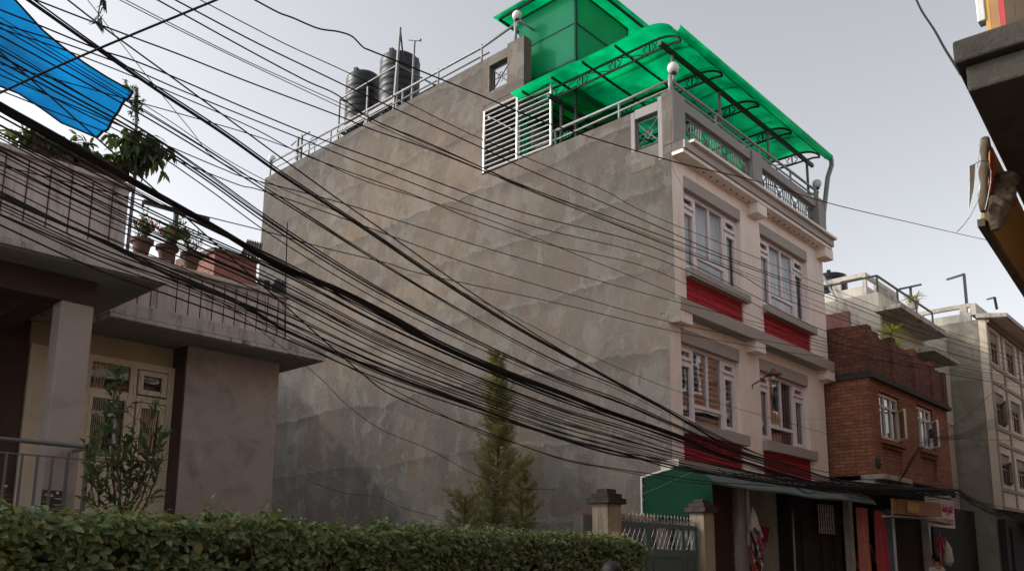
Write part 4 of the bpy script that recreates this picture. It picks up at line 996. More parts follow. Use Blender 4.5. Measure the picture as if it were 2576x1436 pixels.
y = RY+.16
while y < 9.6: o.box(RX0-.02, RX0+.12, y, y+.4, 6.172, 7.28+rr.uniform(-.05,.06)); y += .4
o.build('roof_parapet', 'brick_raw', Rb, label='rough darker brick roof parapet')
def wood_window(par, x0, x1, z0, z1, y, mat, openside=0):
    q = MB(); frame(q, x0, x1, z0, z1, y, .07, .08); n_ = 3; w_ = (x1-x0)/n_
    for k in range(1, n_): q.box(x0+w_*k-.03, x0+w_*k+.03, y+.003, y+.077, z0+.07, z1-.07)
    q.box(x0+.07, x1-.07, y+.006, y+.07, z1-(z1-z0)*.28-.025, z1-(z1-z0)*.28+.025)
    wn_ = q.build('window', mat, par); MB().box(x0+.07, x1-.07, y+.04, y+.045, z0+.07, z1-.07).build('pane', 'glass_dark', wn_)
    if openside:
        q = MB(); a = rad(38); hx = x1-.05 if openside > 0 else x0+.05; L = w_*1.05
        d = Vector((-math.cos(a)*openside, -math.sin(a), 0)) if openside > 0 else Vector((math.cos(a), -math.sin(a), 0))
        p0 = Vector((hx, y-.01, 0)); h0, h1 = z0+.06, z1-(z1-z0)*(.3 if openside < 2 else .02)
        def B_(u, z): return p0+d*L*u+Vector((0,0,z))
        q.bar(B_(0,h0), B_(0,h1), .05, .04); q.bar(B_(1,h0), B_(1,h1), .05, .04); q.bar(B_(0,h0), B_(1,h0), .05, .04); q.bar(B_(0,h1), B_(1,h1), .05, .04)
        cs_ = q.build('casement', mat, wn_); q = MB(); q.quad(B_(.08,h0+.03), B_(.92,h0+.03), B_(.92,h1-.03), B_(.08,h1-.03)); q.build('pane', 'glass_dark', wn_)
    return wn_
wn1 = wood_window(Rb, 21.0, 22.4, 4.64, 5.76, RY+.06, 'window_cream', 1)
wn2 = wood_window(Rb, 23.74, 25.03, 4.72, 5.82, RY+.06, 'paint_white', 1)
curt(21.1, 22.3, 4.7, 5.7, RY+.25, 'curtain', Rb); curt(23.8, 24.9, 4.8, 5.7, RY+.25, 'curtain', Rb)
MB().box(20.92, 22.5, RY-.07, RY+.05, 4.5, 4.6).build('sill', 'brick_red', Rb); MB().box(23.66, 25.12, RY-.07, RY+.05, 4.56, 4.68).build('sill', 'brick_red', Rb)
o = MB(); o.box(RX0-.1, RX0+1.8, RY-.25, RY+.3, 3.58, 3.69); o.box(RX0-.1, RX1, RY-.02, 9.4, 3.45, 3.57); o.build('lintel', 'mould', Rb)
# ground floor
o = MB(); o.box(20.12, 20.34, 7.84, 7.98, 0, 3.25); o.build('tiled_pillar', 'tile_white', Rb)
o = MB(); o.box(20.36, 22.35, 9.4, 9.5, 0, 3.45); o.box(20.36, 20.45, 7.9, 9.4, 0, 3.45); o.build('doorway_back', 'interior', Rb)
MB().box(20.4, 22.35, 7.75, 9.4, 0, .42).build('step', 'concrete_dark', Rb)
MB().box(22.1, 22.5, 7.7, 8.0, 0, 3.0).build('pillar', 'blue_grey', Rb)
MB().box(22.56, 22.75, 7.72, 7.95, 0, 3.0).build('door_frame', 'tile_white', Rb)
o = MB(); o.box(22.8, 25.3, 7.9, 7.93, 0, 3.0)
for k in range(58): o.box(22.84, 25.26, 7.862, 7.9, .03+k*.05, .062+k*.05)
o.build('roller_shutter', 'shutter_dark', Rb, label='dark brown roller shutter')
MB().box(25.34, 25.5, 7.7, 8.0, 0, 3.0).build('door_frame', 'tile_white', Rb)
MB().box(22.36, RX1, 8.05, 9.4, 0, 3.44).build('shop_core', 'interior', Rb)
FB = thing('fascia_board', (22.9, 6.95, 2.95), 'faded orange fascia board over the right hand shops', 'board')
o = MB(); o.obox((22.15, 6.95, 2.99), (1.6, -.05, .03), (0, .03, 0), (0, 0, .18)); o.build('board', 'board_orange', FB, bevel=.01)
o = MB(); o.obox((23.6, 6.88, 2.72), (.75, 0, -.02), (0, .12, 0), (0, 0, .04)); o.obox((22.0,7.08,2.76), (1.5,-.03,.03), (0,.12,0), (0,0,.02)); o.build('ledge', 'mould', FB)
MB().box(21.3,22.1,6.90,6.915,2.86,3.10).build('poster_patch', 'board_yellow', FB)
# shop sign with red writing
Sg = thing('shop_sign', (24.3, 7.0, 2.6), 'square cream and pink shop sign with faded red lettering hung over the right hand shops', 'sign')
sx0, sxm, sx1, sz0, sz1 = 23.45, 24.6, 25.75, 2.62, 3.38
MB().box(sx0, sxm, 7.13, 7.17, sz0, sz1).build('cream_half', 'sign_cream', Sg); MB().box(sxm+.003, sx1, 7.13, 7.17, sz0, sz1).build('pink_half', 'sign_pink', Sg)
o = MB(); yy = 7.115
def word(x0, x1, zt, h, marks, seed):
    r2 = random.Random(seed); o.box(x0, x1, yy, yy+.008, zt, zt+.022); x = x0+.03
    while x < x1-.04:
        o.box(x, x+.022, yy, yy+.008, zt-h, zt); q = r2.random()
        o.tube([(x-.03+.035*math.cos(t*.9+q), yy, zt-h*.55+.04*math.sin(t*.9+q)) for t in range(6)], .010, 4)
        if marks and q < .6: o.tube([(x-.02, yy, zt+.02), (x+.01, yy, zt+.07), (x+.05, yy, zt+.08)], .009, 4)
        x += .105
word(24.72, 25.14, 3.16, .13, True, 1); word(25.2, 25.66, 3.15, .13, True, 2)
word(24.75, 25.15, 2.84, .12, False, 3); word(25.2, 25.62, 2.83, .12, False, 4); o.box(25.1, 25.2, yy, yy+.008, 2.95, 3.02)
o.build('lettering', 'sign_red', Sg)
o = MB()
for r in (.08,.12,.155): o.tube([(24.2+r*math.cos(rad(200+k*20)), 7.115, 2.86+r*.8*math.sin(rad(200+k*20))) for k in range(8)], .012, 5)
o.build('emblem', 'board_orange', Sg)
# pink curtains
def hang(xa, xb, ya, z0, z1, flare, mat, label, seed, parent=None):
    r2 = random.Random(seed); o = MB(); nx, nz_ = 44, 14; vs = []
    for i in range(nx+1):
        u = i/nx
        for j in range(nz_+1):
            v = j/nz_; cx = xa+(xb-xa)*u*(1-(1-flare)*v*.6)+(.05*math.sin(3*v+seed)); dy = (.045+.03*(1-v))*math.sin(u*26+seed+1.5*v)+.03*math.sin(u*9+2*v)
            vs.append((cx, ya+dy, z0+(z1-z0)*v))
    o.add(vs, [(i*(nz_+1)+j, (i+1)*(nz_+1)+j, (i+1)*(nz_+1)+j+1, i*(nz_+1)+j+1) for i in range(nx) for j in range(nz_)])
    return o.build('curtain', mat, parent, label, 'curtain' if parent is None else None, smooth=True)
hang(20.42, 20.95, 7.72, .5, 2.95, .8, 'cloth_salmon', 'salmon striped curtain hanging at the left side of the shop doorway', 1)
hang(21.35, 22.12, 7.68, .5, 2.9, .3, 'cloth_pink', 'wide pink curtain gathered at the right side of the shop doorway', 2)
# hanging goods right of the shutter
gd = thing('hanging_goods', (25.75, 7.6, .9), 'red and green packets and bags hanging beside the dark roller shutter', 'goods')
o = MB(); rr = random.Random(9)
for k in range(44):
    z = .9+rr.random()*1.6; x = 25.6+rr.random()*(.65 if z > 2.0 else .22)
    o.obox((x, 7.6+rr.uniform(-.06,.06), z), (.055,.01,0), (0,.015,0), (rr.uniform(-.02,.02),0,.085), rr.choice((0,0,1)))
o.build('packets', ['packet_red', 'cloth_pink'], gd, bevel=.006)
o = MB(); o.lathe([(.08,-.5),(.16,-.35),(.12,0),(.03,.2)], (26.3,7.55,2.1), 12); o.build('bag', 'plastic_bag', gd, smooth=True)
# yellow green plant on the brick terrace
def spiky(base, h, label, seed, n=16):
    R2 = random.Random(seed); t_ = thing('spiky_plant', base, label, 'plant', None); b_ = Vector(base); w_, lv = MB(), MB()
    MB().lathe([(.15,0),(.2,.25),(.22,.28)], base, 16).build('pot', 'mould', t_)
    for s in range(3):
        top = b_+Vector((R2.uniform(-.3,.3), R2.uniform(-.1,.1), h*(.55+.22*s))); w_.tube([b_+Vector((0,0,.2)), b_.lerp(top,.6)+rv(R2)*.04, top], .02, 5)
        for k in range(n*2):
            a = R2.uniform(0, 6.28); d = Vector((math.cos(a), math.sin(a), R2.uniform(-.2,1.1))); leaf(lv, top+rv(R2)*.03, d, Vector((0,0,1)), R2.uniform(.35,.55), .05, .3)
    lv.build('foliage', 'leaf_palm', t_); w_.build('stem', 'bark_light', t_)
spiky((24.0, 7.75, 6.18), 1.75, 'spiky yellow green plant standing above the brick roof parapet', 4, 20)
# ================================================================ pale house behind
P_ = thing('pale_house', (28, 11, 0), 'pale green and white house with sloping slab hoods rising behind the brick parapet', 'house')
o = MB(); o.box(24.5, 30.7, 8.3, 14, 6.2, 9.35); o.box(26.45, 30.7, 8.3, 12, 0, 6.2); o.build('wall', 'pale_wall', P_)
MB().box(24.52, 30.7, 8.27, 8.298, 6.2, 9.3).build('front_wall', 'pale_green', P_)
MB().box(24.46, 24.498, 9.15, 11.4, 7.9, 8.95).build('bare_brick_patch', 'brick_stair', P_)
o = MB(); o.box(23.95, 28.2, 7.55, 8.27, 8.62, 8.74); o.box(25.6, 28.0, 7.25, 8.27, 7.66, 7.78); o.box(24.2, 24.5, 8.3, 11.6, 7.5, 7.62); o.build('slab_hood', 'mould', P_)
o = MB()
o.bar((24.52,12,9.85),(24.52,8.32,9.85),.05); o.bar((24.52,8.32,9.85),(29.5,8.32,9.85),.05)
for y in (8.32, 10.2, 12): o.bar((24.52,y,9.35),(24.52,y,9.85),.05)
for x in (26.2, 27.9, 29.5): o.bar((x,8.32,9.35),(x,8.32,9.85),.05)
o.build('roof_railing', 'metal_dark', P_)
o = MB(); o.box(24.5, 30.7, 8.3, 8.42, 9.352, 9.5); o.build('parapet', 'mould', P_)
MB().box(26.37, 30.7, 7.9, 8.25, 0, 3.35).build('shop_front', 'interior', P_)
o = MB(); o.box(26.3,26.7,8.2,8.26,6.3,7.3); o.box(24.9,25.5,7.5,7.55,6.2,7.25); o.build('shutter', 'metal_dark', P_)
Tw = thing('roof_tower', (31.5, 12, 9), 'white roof room with slotted parapet behind the pale house', 'roof room')
o = MB(); o.box(29.8, 33.2, 10.5, 14, 9, 11.35); o.box(29.8, 33.2, 10.5, 10.62, 11.7, 11.85); o.box(29.8, 29.92, 10.62, 14, 11.7, 11.85)
for x in (29.8, 30.9, 32.0, 33.05): o.box(x, x+.15, 10.5, 10.62, 11.35, 11.7)
for y in (11.4, 12.3, 13.2): o.box(29.8, 29.92, y, y+.3, 11.35, 11.7)
o.build('wall', 'pale_wall', Tw)
water_tank(30.6, 12.1, 11.36, .62, .95, 'squat black water tank on the white roof room behind the pale house', group=None)
o = MB(); o.tube([(29.9,12.7,11.4),(29.75,12.6,12.9),(29.6,11.9,11.9),(29.6,11.0,9.9)], .05, 6); o.build('roof_pipe', 'metal_pipe', None, 'bent pipe over the squat tank on the white roof room', 'pipe')
o = MB(); a, b2 = AY(2264,727,9.), AY(2316,716,9.); o.bar(a, b2, .07); c_ = AY(2290,720,9.); o.bar(c_, AY(2294,775,9.), .07)
o.build('clothes_pole', 'metal_dark', None, 'dark T shaped clothes pole between the pale house and the grey far house', 'pole')
spiky(tuple(AY(2297,778,9.)), .5, 'small scraggly plant beside the far T shaped clothes pole', 14, 6)
# ================================================================ grey cream house farther on
F_ = thing('far_house', (34, 10, 0), 'tall rendered house with bare grey side wall and cream front with brown shuttered windows', 'house')
FX, FY = 30.8, 7.3
MB().box(FX, 37.2, FY+.02, 13, 0, 9.72).build('side_wall', 'cement_far', F_)
o = MB(); rows = [(6.28-2.05, 7.35-2.1), (6.2, 7.3), (8.3, 9.42)]; cols = [(31.2, 32.3), (33.2, 34.5), (35.6, 36.6)]
holes = [(c[0], c[1], r[0], r[1]) for c in cols for r in rows]
wallx(o, FX+.02, 36.95, FY-.22, FY+.018, 3.4, 9.7, holes); o.build('front_wall', 'far_cream', F_)
o = MB()
for z in (3.4, 4.0, 5.5, 6.0, 7.55, 8.1): o.box(FX-.01, 36.98, FY-.26, FY-.22, z, z+.11)
for x in (FX+.01, 32.6, 34.9, 36.75):
    for (a, b_) in ((3.51,3.99),(4.11,5.49),(5.61,5.99),(6.11,7.54),(7.66,8.09),(8.21,9.6)): o.box(x, x+.18, FY-.255, FY-.22, a, b_)
o.build('bands', 'far_band', F_)
for c in cols:
    for r in rows:
        wood_window(F_, c[0], c[1], r[0], r[1]-.28, FY-.15, 'window_brown', 2 if (c is cols[0] and r is not rows[2]) else 0)
        MB().box(c[0], c[1], FY-.16, FY-.1, r[1]-.28, r[1]-.01).build('head_panel', 'far_band', F_)
o = MB(); o.prism([(FY-.9,9.62),(FY+.02,9.75),(FY+.02,9.9),(FY-.9,9.75)], 'x', FX-.12, 37.1); o.build('roof_hood', 'mould', F_)
MB().prism([(FY-.85,9.61),(FY-.2,9.70),(FY-.2,9.71),(FY-.85,9.62)], 'x', FX-.05, 37.0).build('hood_soffit', 'far_cream', F_)
o = MB(); o.box(FX, 37.2, FY+.02, FY+.2, 9.9, 10.3); o.box(FX, FX+.15, FY+.2, 13, 9.72, 10.0); o.box(FX, FX+.15, FY+.2, 13, 10.2, 10.33)
for y in (7.6, 9.0, 9.4, 11.0): o.box(FX, FX+.15, y, y+.22, 10.0, 10.2)
o.build('roof_parapet', 'pale_wall', F_)
o = MB(); a = AY(2425,690,FY+.3); o.bar(a, Vector((a.x, a.y, 10.3)), .08); o.bar(a, AY(2383,703,FY+1.5), .07); a = AY(2502,748,FY+.2); o.bar(a, AY(2508,778,FY+.2), .08); o.bar(a, AY(2484,753,FY+.9), .06)
o.build('roof_frame', 'metal_dark', None, 'dark angled steel post frame on the roof of the far rendered house', 'frame')
o = MB(); o.tube([(FX-.04, FY-.3, 9.6),(FX+5.9, FY-.3, 9.5),(FX+5.95, FY-.3, 3)], .05, 6); o.build('downpipe', 'metal_grey', F_)
o = MB(); o.box(31.0, 37.2, FY-.2, FY, 0, 3.1); o.build('shop_front', 'interior', F_)
for (a, b_) in ((31.5, 33.8), (34.6, 36.8)):
    o = MB()
    for k in range(52): o.box(a, b_, FY-.26, FY-.22, .03+k*.055, .066+k*.055)
    o.build('roller_shutter', 'shutter_dark', F_)
MB().box(34.0, 34.3, FY-.35, FY-.2, 0, 3.0).build('pillar', 'cloth_pink', F_)
o = MB(); vs = []
for i in range(25):
    x = 33.2+4.2*i/24; k = .05*math.sin(i*1.3); vs += [(x, FY-.3, 3.35), (x, FY-1.1, 3.1+k*.4), (x, FY-1.12, 2.8+k)]
o.add(vs, [(3*i+k, 3*i+k+1, 3*i+k+4, 3*i+k+3) for i in range(24) for k in range(2)]); o.build('cloth_awning', 'cloth_pink', None, 'dull red cloth awning over the shop of the far rendered house', 'awning')
# next house, only its corner in view
Q_ = thing('end_house', (41, 10, 0), 'dark house with a white balustrade at the right edge, beyond the rendered house', 'house')
o = MB(); o.box(37.3, 46, FY-.4, 14, 0, 10.3); o.build('wall', 'pale_wall', Q_)
o = MB(); o.box(37.2, 46, FY-1.0, FY-.4, 9.9, 10.1); o.box(37.2, 46, FY-.6, FY-.5, 11.05, 11.17); o.box(37.2,46,FY-1.0,FY-.4,6.0,6.15); o.build('slab', 'mould', Q_)
for k in range(14):
    x = 37.4+k*.3; o = MB(); o.lathe([(.05,0),(.07,.04),(.04,.12),(.085,.3),(.04,.55),(.05,.85),(.07,.93)], (x, FY-.55, 10.12), 10); o.build('baluster', 'paint_white', Q_, smooth=True)
for (z0, z1) in ((7.6,9.2),(3.9,5.4)): wood_window(Q_, 37.9, 39.3, z0, z1, FY-.49, 'window_brown')
# ================================================================ building on the camera's side of the street
NB = thing('near_house', (16, -4, 0), 'near side brick house with a thick concrete balcony slab overhead at the right', 'house')
di = Vector((math.cos(rad(4.3)), math.sin(rad(4.3)), 0)); nn = Vector((-di.y, di.x, 0))
cr = Vector((4.23, 1.0, 0))
def NP(u, v, z): return cr+di*u+nn*v+Vector((0,0,z))
def nbox(mb, u0, u1, v0, v1, z0, z1, mi=0):
    vs = [NP(u, v, z) for u in (u0,u1) for v in (v0,v1) for z in (z0,z1)]
    return mb.add(vs, [(0,1,3,2),(4,6,7,5),(0,4,5,1),(2,3,7,6),(0,2,6,4),(1,5,7,3)], mi)
o = MB(); nbox(o, 0, 14, -3, 0, 4.0, 4.12); nbox(o, .05, 14, -3, -.04, 3.86, 3.995); q = o.build('balcony_slab', 'concrete_dark', NB, bevel=.012)
o = MB(); WH = []
for k in range(9):
    for (z0, z1) in ((1.0,2.6),(4.6,6.3),(7.6,9.2)): WH.append((1.2+k*3.3, 2.9+k*3.3, z0, z1))
tmp = MB(); wallx(tmp, 0, 32, -.25, 0, 0, 10.4, WH)
o = MB(); o.add([NP(v[0], v[1]-1.5, v[2]) for v in tmp.v], tmp.f); nbox(o, 0, .25, -8, -1.75, 0, 10.4); nbox(o, 0, 32, -8, -1.9, 10.2, 10.4)
o.build('brick_wall', 'brick_red', NB)
o = MB(); nbox(o, .3, 32, -2.2, -2.15, 0, 10.1); o.build('room_back', 'interior', NB)
for h_ in WH:
    w_ = MB(); 
    for a in (h_[0], (h_[0]+h_[1])/2-.04, h_[1]-.08): nbox(w_, a, a+.08, -1.66, -1.58, h_[2], h_[3])
    nbox(w_, h_[0]+.08, h_[1]-.08, -1.66, -1.585, h_[2], h_[2]+.09); nbox(w_, h_[0]+.08, h_[1]-.08, -1.66, -1.585, h_[3]-.09, h_[3]); nbox(w_, h_[0]+.08, h_[1]-.08, -1.655, -1.59, h_[3]-.5, h_[3]-.43)
    wn_ = w_.build('window', 'paint_white', NB); g_ = MB(); nbox(g_, h_[0]+.08, h_[1]-.08, -1.62, -1.615, h_[2]+.09, h_[3]-.09); g_.build('pane', 'glass_dark', wn_)
for z in (4.15, 6.9): o = MB(); nbox(o, 1.3, 32, -1.5, -1.3, z, z+.18); o.build('floor_band', 'pale_wall', NB)
# a second near side house to the left of the camera, behind it
N2 = thing('opposite_house', (-8, -5, 0), 'plain rendered house behind the viewer across the street from the hedge', 'house')
o = MB(); wallx(o, -22, 2.5, -3.2, -3.0, 0, 9.5, [(-20+k*3.4, -18.2+k*3.4, z, z+1.5) for k in range(6) for z in (1.0,4.3,7.2)]); o.box(2.3, 2.5, -9, -3.2, 0, 9.5); o.box(-22, 2.3, -9, -3.2, 9.3, 9.5); o.build('wall', 'pale_wall', N2)
MB().box(-22, 2.3, -3.8, -3.75, 0, 9.2).build('room_back', 'interior', N2)
# things on and under the balcony slab
hb = thing('hanging_banner', tuple(NP(.45,-.3,4.13)), 'yellow, orange and red striped cloth banner standing on the concrete balcony slab', 'banner')
for (a, b_, mt_) in ((2481,2493,'board_yellow'),(2493,2518,'board_orange'),(2518,2532,'sign_red'),(2532,2558,'beige_cloth'),(2558,2640,'beige_cloth')):
    q = MB(); q.box(4.31, 4.33, AX(b_,60,4.31).y+.001, AX(a,60,4.31).y, 4.125, 6.0); q.build('stripe', mt_, hb)
o = MB(); o.box(4.30, 4.36, AX(2478,30,4.3).y, AX(2456,30,4.3).y, AX(2467,54,4.3).z, 5.6); o.build('meter_box', 'metal_white', None, 'white narrow bracket box hung beside the striped banner', 'box', bevel=.005)
yb = thing('yellow_signboard', tuple(NP(.6,-.02,3.2)), 'tilted yellow signboard with red lettering fixed under the balcony slab edge', 'sign')
q = MB(); q.add([NP(.52,.01,3.36), NP(6,.01,3.36), NP(6,-.03,3.86), NP(.74,-.03,3.86), NP(.52,.03,3.36), NP(6,.03,3.36), NP(6,-.01,3.86), NP(.74,-.01,3.86)], [(0,1,2,3),(7,6,5,4),(0,4,5,1),(1,5,6,2),(2,6,7,3),(3,7,4,0)])
q.build('board', 'sign_board', yb); q = MB(); nbox(q, .46, 6, .0, .035, 3.32, 3.36); q.build('bottom_rail', 'beige_cloth', yb)
q = MB(); q.add([NP(.55,-.045,3.8), NP(.66,-.045,3.8), NP(.70,-.02,3.55), NP(.80,.0,3.45), NP(.68,.0,3.44), NP(.60,-.02,3.56)], [(0,1,2,5),(5,2,3,4)]); q.build('red_shape', 'sign_red', yb)
rc = thing('rolled_cloth', tuple(NP(.25,0,3.3)), 'dirty rolled cloth tied under the corner of the balcony slab', 'cloth')
a, b2 = AY(2478,350,1.02), AY(2474,530,1.02)
q = MB(); pts = [a.lerp(b2, k/10)+Vector((.006*math.sin(k*2.1),0,0)) for k in range(11)]; q.tube(pts, [.022+.006*math.sin(k*1.7) for k in range(11)], 12); q.build('roll', 'beige_cloth', rc, smooth=True)
q = MB(); c_ = AY(2530,455,1.0); vs = []
q.ball(c_, .07, 20, .7); q.ball(c_.lerp(AY(2500,560,1.0),.4), .075, 18, 1.2); q.ball(AY(2500,545,1.0), .05, 14, 1.6); q.ball(c_.lerp(AY(2500,560,1.0),.72), .06, 14, 1.4)
bl = q.build('bundle', 'beige_cloth', rc, smooth=True); d_ = bl.modifiers.new('r', 'REMESH'); d_.mode = 'VOXEL'; d_.voxel_size = .01; d_.use_smooth_shade = True
tx = bpy.data.textures.new('lump', 'CLOUDS'); tx.noise_scale = .055; dm = bl.modifiers.new('d', 'DISPLACE'); dm.texture = tx; dm.strength = .06; dm.mid_level = .5
q = MB(); q.add([AY(2437,418,.98), AY(2452,412,.99), AY(2451,440,.99), AY(2447,480,.98), AY(2436,527,.97), AY(2438,470,.98)], [(0,1,2,3,4,5)]); s_ = q.build('plastic_strip', 'plastic_bag', None, 'grey torn plastic strip dangling left of the rolled cloth', 'plastic'); s_.modifiers.new('t','SOLIDIFY').thickness = .003
q = MB(); q.tube([AY(x,y,.98) for x,y in ((2470,352),(2463,385),(2459,420),(2463,450),(2465,475),(2462,500),(2452,522),(2440,545),(2425,565),(2408,583))], .0022, 5)
q.tube([AY(x,y,.98) for x,y in ((2453,412),(2470,403),(2485,410),(2493,430),(2492,460),(2485,500),(2478,528))], .0028, 5)
q.build('loose_wire', 'metal_white', None, 'loose pale wire looping down beside the rolled cloth', 'wire')
# ================================================================ utility cables
def catm(pts, m=7):
    out_ = []; P = [Vector(p) for p in pts]; P = [P[0]*2-P[1]]+P+[P[-1]*2-P[-2]]
    for i in range(1, len(P)-2):
        for k in range(m):
            t = k/m; p0, p1, p2, p3 = P[i-1:i+3]
            out_.append(.5*((2*p1)+(p2-p0)*t+(2*p0-5*p1+4*p2-p3)*t*t+(3*p1-p0-3*p2+p3)*t**3))
    return out_+[P[-2]]
def cable(pix, Y, r, label, group=None, mat='cable', extL=5, extR=6, name='cable', cat='cable', n=5):
    W3 = []
    for i, p in enumerate(pix):
        y_ = Y if not isinstance(Y, (list, tuple)) else Y[0]+(Y[1]-Y[0])*i/(len(pix)-1)
        W3.append(AY(p[0], p[1], y_))
    c = catm(W3)
    if extL: c = [c[0]+(c[0]-c[1]).normalized()*extL]+c
    if extR: c = c+[c[-1]+(c[-1]-c[-2]).normalized()*extR]
    o = MB(); o.tube(c, r*(.64 if r < .03 else .76), n); return o.build(name, mat, None, label, cat, group, smooth=True)
GU = 'single cables crossing the cement wall and the cream front'
up_lines = [
 ([(560,30),(629,66),(734,119),(881,186),(1015,254),(1211,350),(1500,470),(1635,540),(1860,630),(2076,720),(2330,815),(2576,893)], .007),
 ([(440,0),(629,100),(769,168),(930,245),(1085,315),(1218,375),(1321,424),(1635,561),(1850,655),(2076,737),(2330,830),(2576,905)], .010),
 ([(395,0),(629,129),(769,203),(846,238),(937,301),(1063,354),(1218,424),(1321,470),(1635,582),(1860,665),(2076,745),(2330,842),(2576,915)], .010),
 ([(315,0),(460,75),(629,158),(853,259),(1000,330),(1218,424),(1321,468),(1500,540),(1635,593),(1860,680),(2076,765),(2330,858),(2576,928)], .006),
 ([(300,0),(450,76),(629,163),(850,267),(1000,338),(1218,430),(1321,476),(1500,545),(1635,597),(1860,686),(2076,778),(2330,870),(2576,936)], .006),
 ([(89,0),(239,58),(337,95),(460,141),(629,208),(839,287),(944,329),(1085,378),(1321,473),(1635,600),(1850,685),(2076,790),(2576,944)], .010),
 ([(0,25),(98,64),(251,126),(368,165),(629,277),(818,354),(979,413),(1321,536),(1635,619),(1860,725),(2076,832),(2330,905),(2576,956)], .010),
 ([(0,60),(145,104),(300,160),(450,225),(629,298),(787,361),(979,438),(1321,564),(1635,644),(1860,745),(2076,852),(2330,920),(2576,965)], .009),
 ([(0,72),(200,140),(400,220),(629,319),(748,382),(874,431),(1039,490),(1225,566),(1400,620),(1635,675),(1860,780),(2076,869),(2330,930),(2576,975)], .008),
 ([(385,268),(500,300),(629,338),(769,389),(909,452),(1063,501),(1250,560),(1450,640),(1635,713),(1850,800),(2092,880),(2330,925)], .007),
 ([(429,370),(560,425),(629,450),(871,514),(1186,613),(1450,690),(1698,758),(1920,815),(2092,862),(2400,915)], .008),
 ([(460,410),(600,465),(660,480),(860,548),(1186,666),(1450,745),(1698,813),(1880,848),(2080,885),(2330,930)], .008),
 ([(520,545),(680,585),(818,624),(971,661),(1076,692),(1417,766),(1698,834),(1900,872),(2080,898),(2300,915),(2576,958)], .008),
 ([(240,190),(420,300),(560,395),(700,470),(900,560),(1100,700),(1300,800),(1500,900),(1693,980),(1830,1020)], .006),
]
rc_ = random.Random(77)
for i, (pp, r) in enumerate(up_lines):
    cable(pp, 5.6+.08*i, r*.95, 'black cable among those crossing high over the cement wall towards the right', GU)
cable([(640,0),(700,32),(735,45),(800,72),(850,80),(885,92),(912,118),(930,127),(1000,155),(1090,192),(1215,243),(1400,318),(1700,408),(1900,455),(2100,515),(2300,562),(2420,590),(2510,610)], (5.2,4.6), .010, 'black cable with a kink near the water tanks, running to the balcony at right', extR=1)
cable([(70,0),(257,132),(395,227),(560,335),(692,429),(769,480),(902,566),(1100,700),(1300,825),(1500,935),(1690,1040),(1850,1130),(2000,1175),(2100,1205),(2250,1222),(2400,1236)], 6.1, .020, 'thick black cable sweeping from the top left corner down to the shop awning', extR=0)
cable([(85,0),(262,128),(400,222),(565,330),(695,423),(771,474),(904,561),(1100,694),(1300,820),(1500,931),(1690,1037),(1850,1128),(2000,1173),(2100,1203),(2250,1221),(2400,1235)], 6.12, .010, 'thinner black cable lashed beside the thick one from the top left corner', extR=0)
cable([(170,0),(257,67),(438,199),(692,386),(846,498),(944,566),(1200,745),(1445,900),(1693,1035),(1850,1115),(2000,1170),(2250,1218)], 6.0, .010, 'black cable falling steeply from the top edge across the thick one', extR=0)
cable([(220,0),(346,162),(478,325),(545,401),(700,480)], 7.5, .006, 'thin grey wire dropping very steeply from the top edge behind the others', extR=0, mat='cable_grey')
cable([(560,-10),(545,0),(310,97),(150,165),(0,234)], (3.2,4.4), .009, 'thick cable running the other way, from the top edge down to the left edge', extR=3)
rg = MB()
for (x, y, s_) in ((247,52,1.),(252,5,1.2)):
    for k in range(9):
        p_ = AY(x+rc_.uniform(-6,6)*s_, y+rc_.uniform(-14,14)*s_, 5.5); d = rv(rc_)*.05; rg.add([p_, p_+d+Vector((0,0,-.05)), p_+Vector((.02,0,.04))], [(0,1,2)])
rg.tube([AY(254,0,5.5), AY(248,30,5.5), AY(246,60,5.5), AY(238,58,5.5)], .004, 4); rg_o = rg.build('torn_kite_scrap', 'metal_dark', None, 'torn dark scrap of kite hanging from a wire near the top left', 'scrap')
rg_o.modifiers.new('t', 'SOLIDIFY').thickness = .002
# main thick bundle
mb_ = [(-150,175),(0,268),(150,352),(330,455),(520,560),(700,665),(850,730),(965,790),(1100,865),(1250,930),(1400,985),(1530,1035),(1690,1092),(1800,1137),(1900,1170),(2000,1200),(2100,1222),(2250,1232),(2400,1238)]
cable(mb_, 6.6, .034, 'thickest black trunk cable sagging across the whole view', extR=0, n=8)
cable([(x, y-7-3*math.sin(i)) for i, (x, y) in enumerate(mb_)], 6.55, .017, 'black cable lashed on top of the thickest trunk cable', extR=0)
cable([(x, y+8+3*math.sin(i*1.3)) for i, (x, y) in enumerate(mb_)], 6.65, .014, 'black cable lashed under the thickest trunk cable', extR=0)
lb = [(-150,440),(0,495),(118,547),(276,614),(394,677),(591,760),(709,826),(770,854),(857,892),(948,929),(1025,961),(1107,990),(1195,1022),(1300,1062),(1405,1101),(1537,1141),(1642,1159),(1747,1183),(1900,1208),(2100,1228),(2400,1240)]
cable(lb, 6.5, .019, 'second trunk cable sagging below the thickest one', extR=0, n=7)
cable([(x, y+6*math.sin(i*1.1)-3) for i, (x, y) in enumerate(lb)], 6.45, .011, 'black cable twisted round the second trunk cable', extR=0)
GB = 'cables of the dense sagging bundle along the street'
ctrl = [(-200,175,300),(0,282,285),(250,415,265),(450,520,230),(700,640,205),(950,778,175),(1195,897,140),(1400,985,118),(1560,1040,104),(1700,1090,92),(1850,1150,52),(2000,1198,26),(2150,1222,18),(2400,1232,14)]
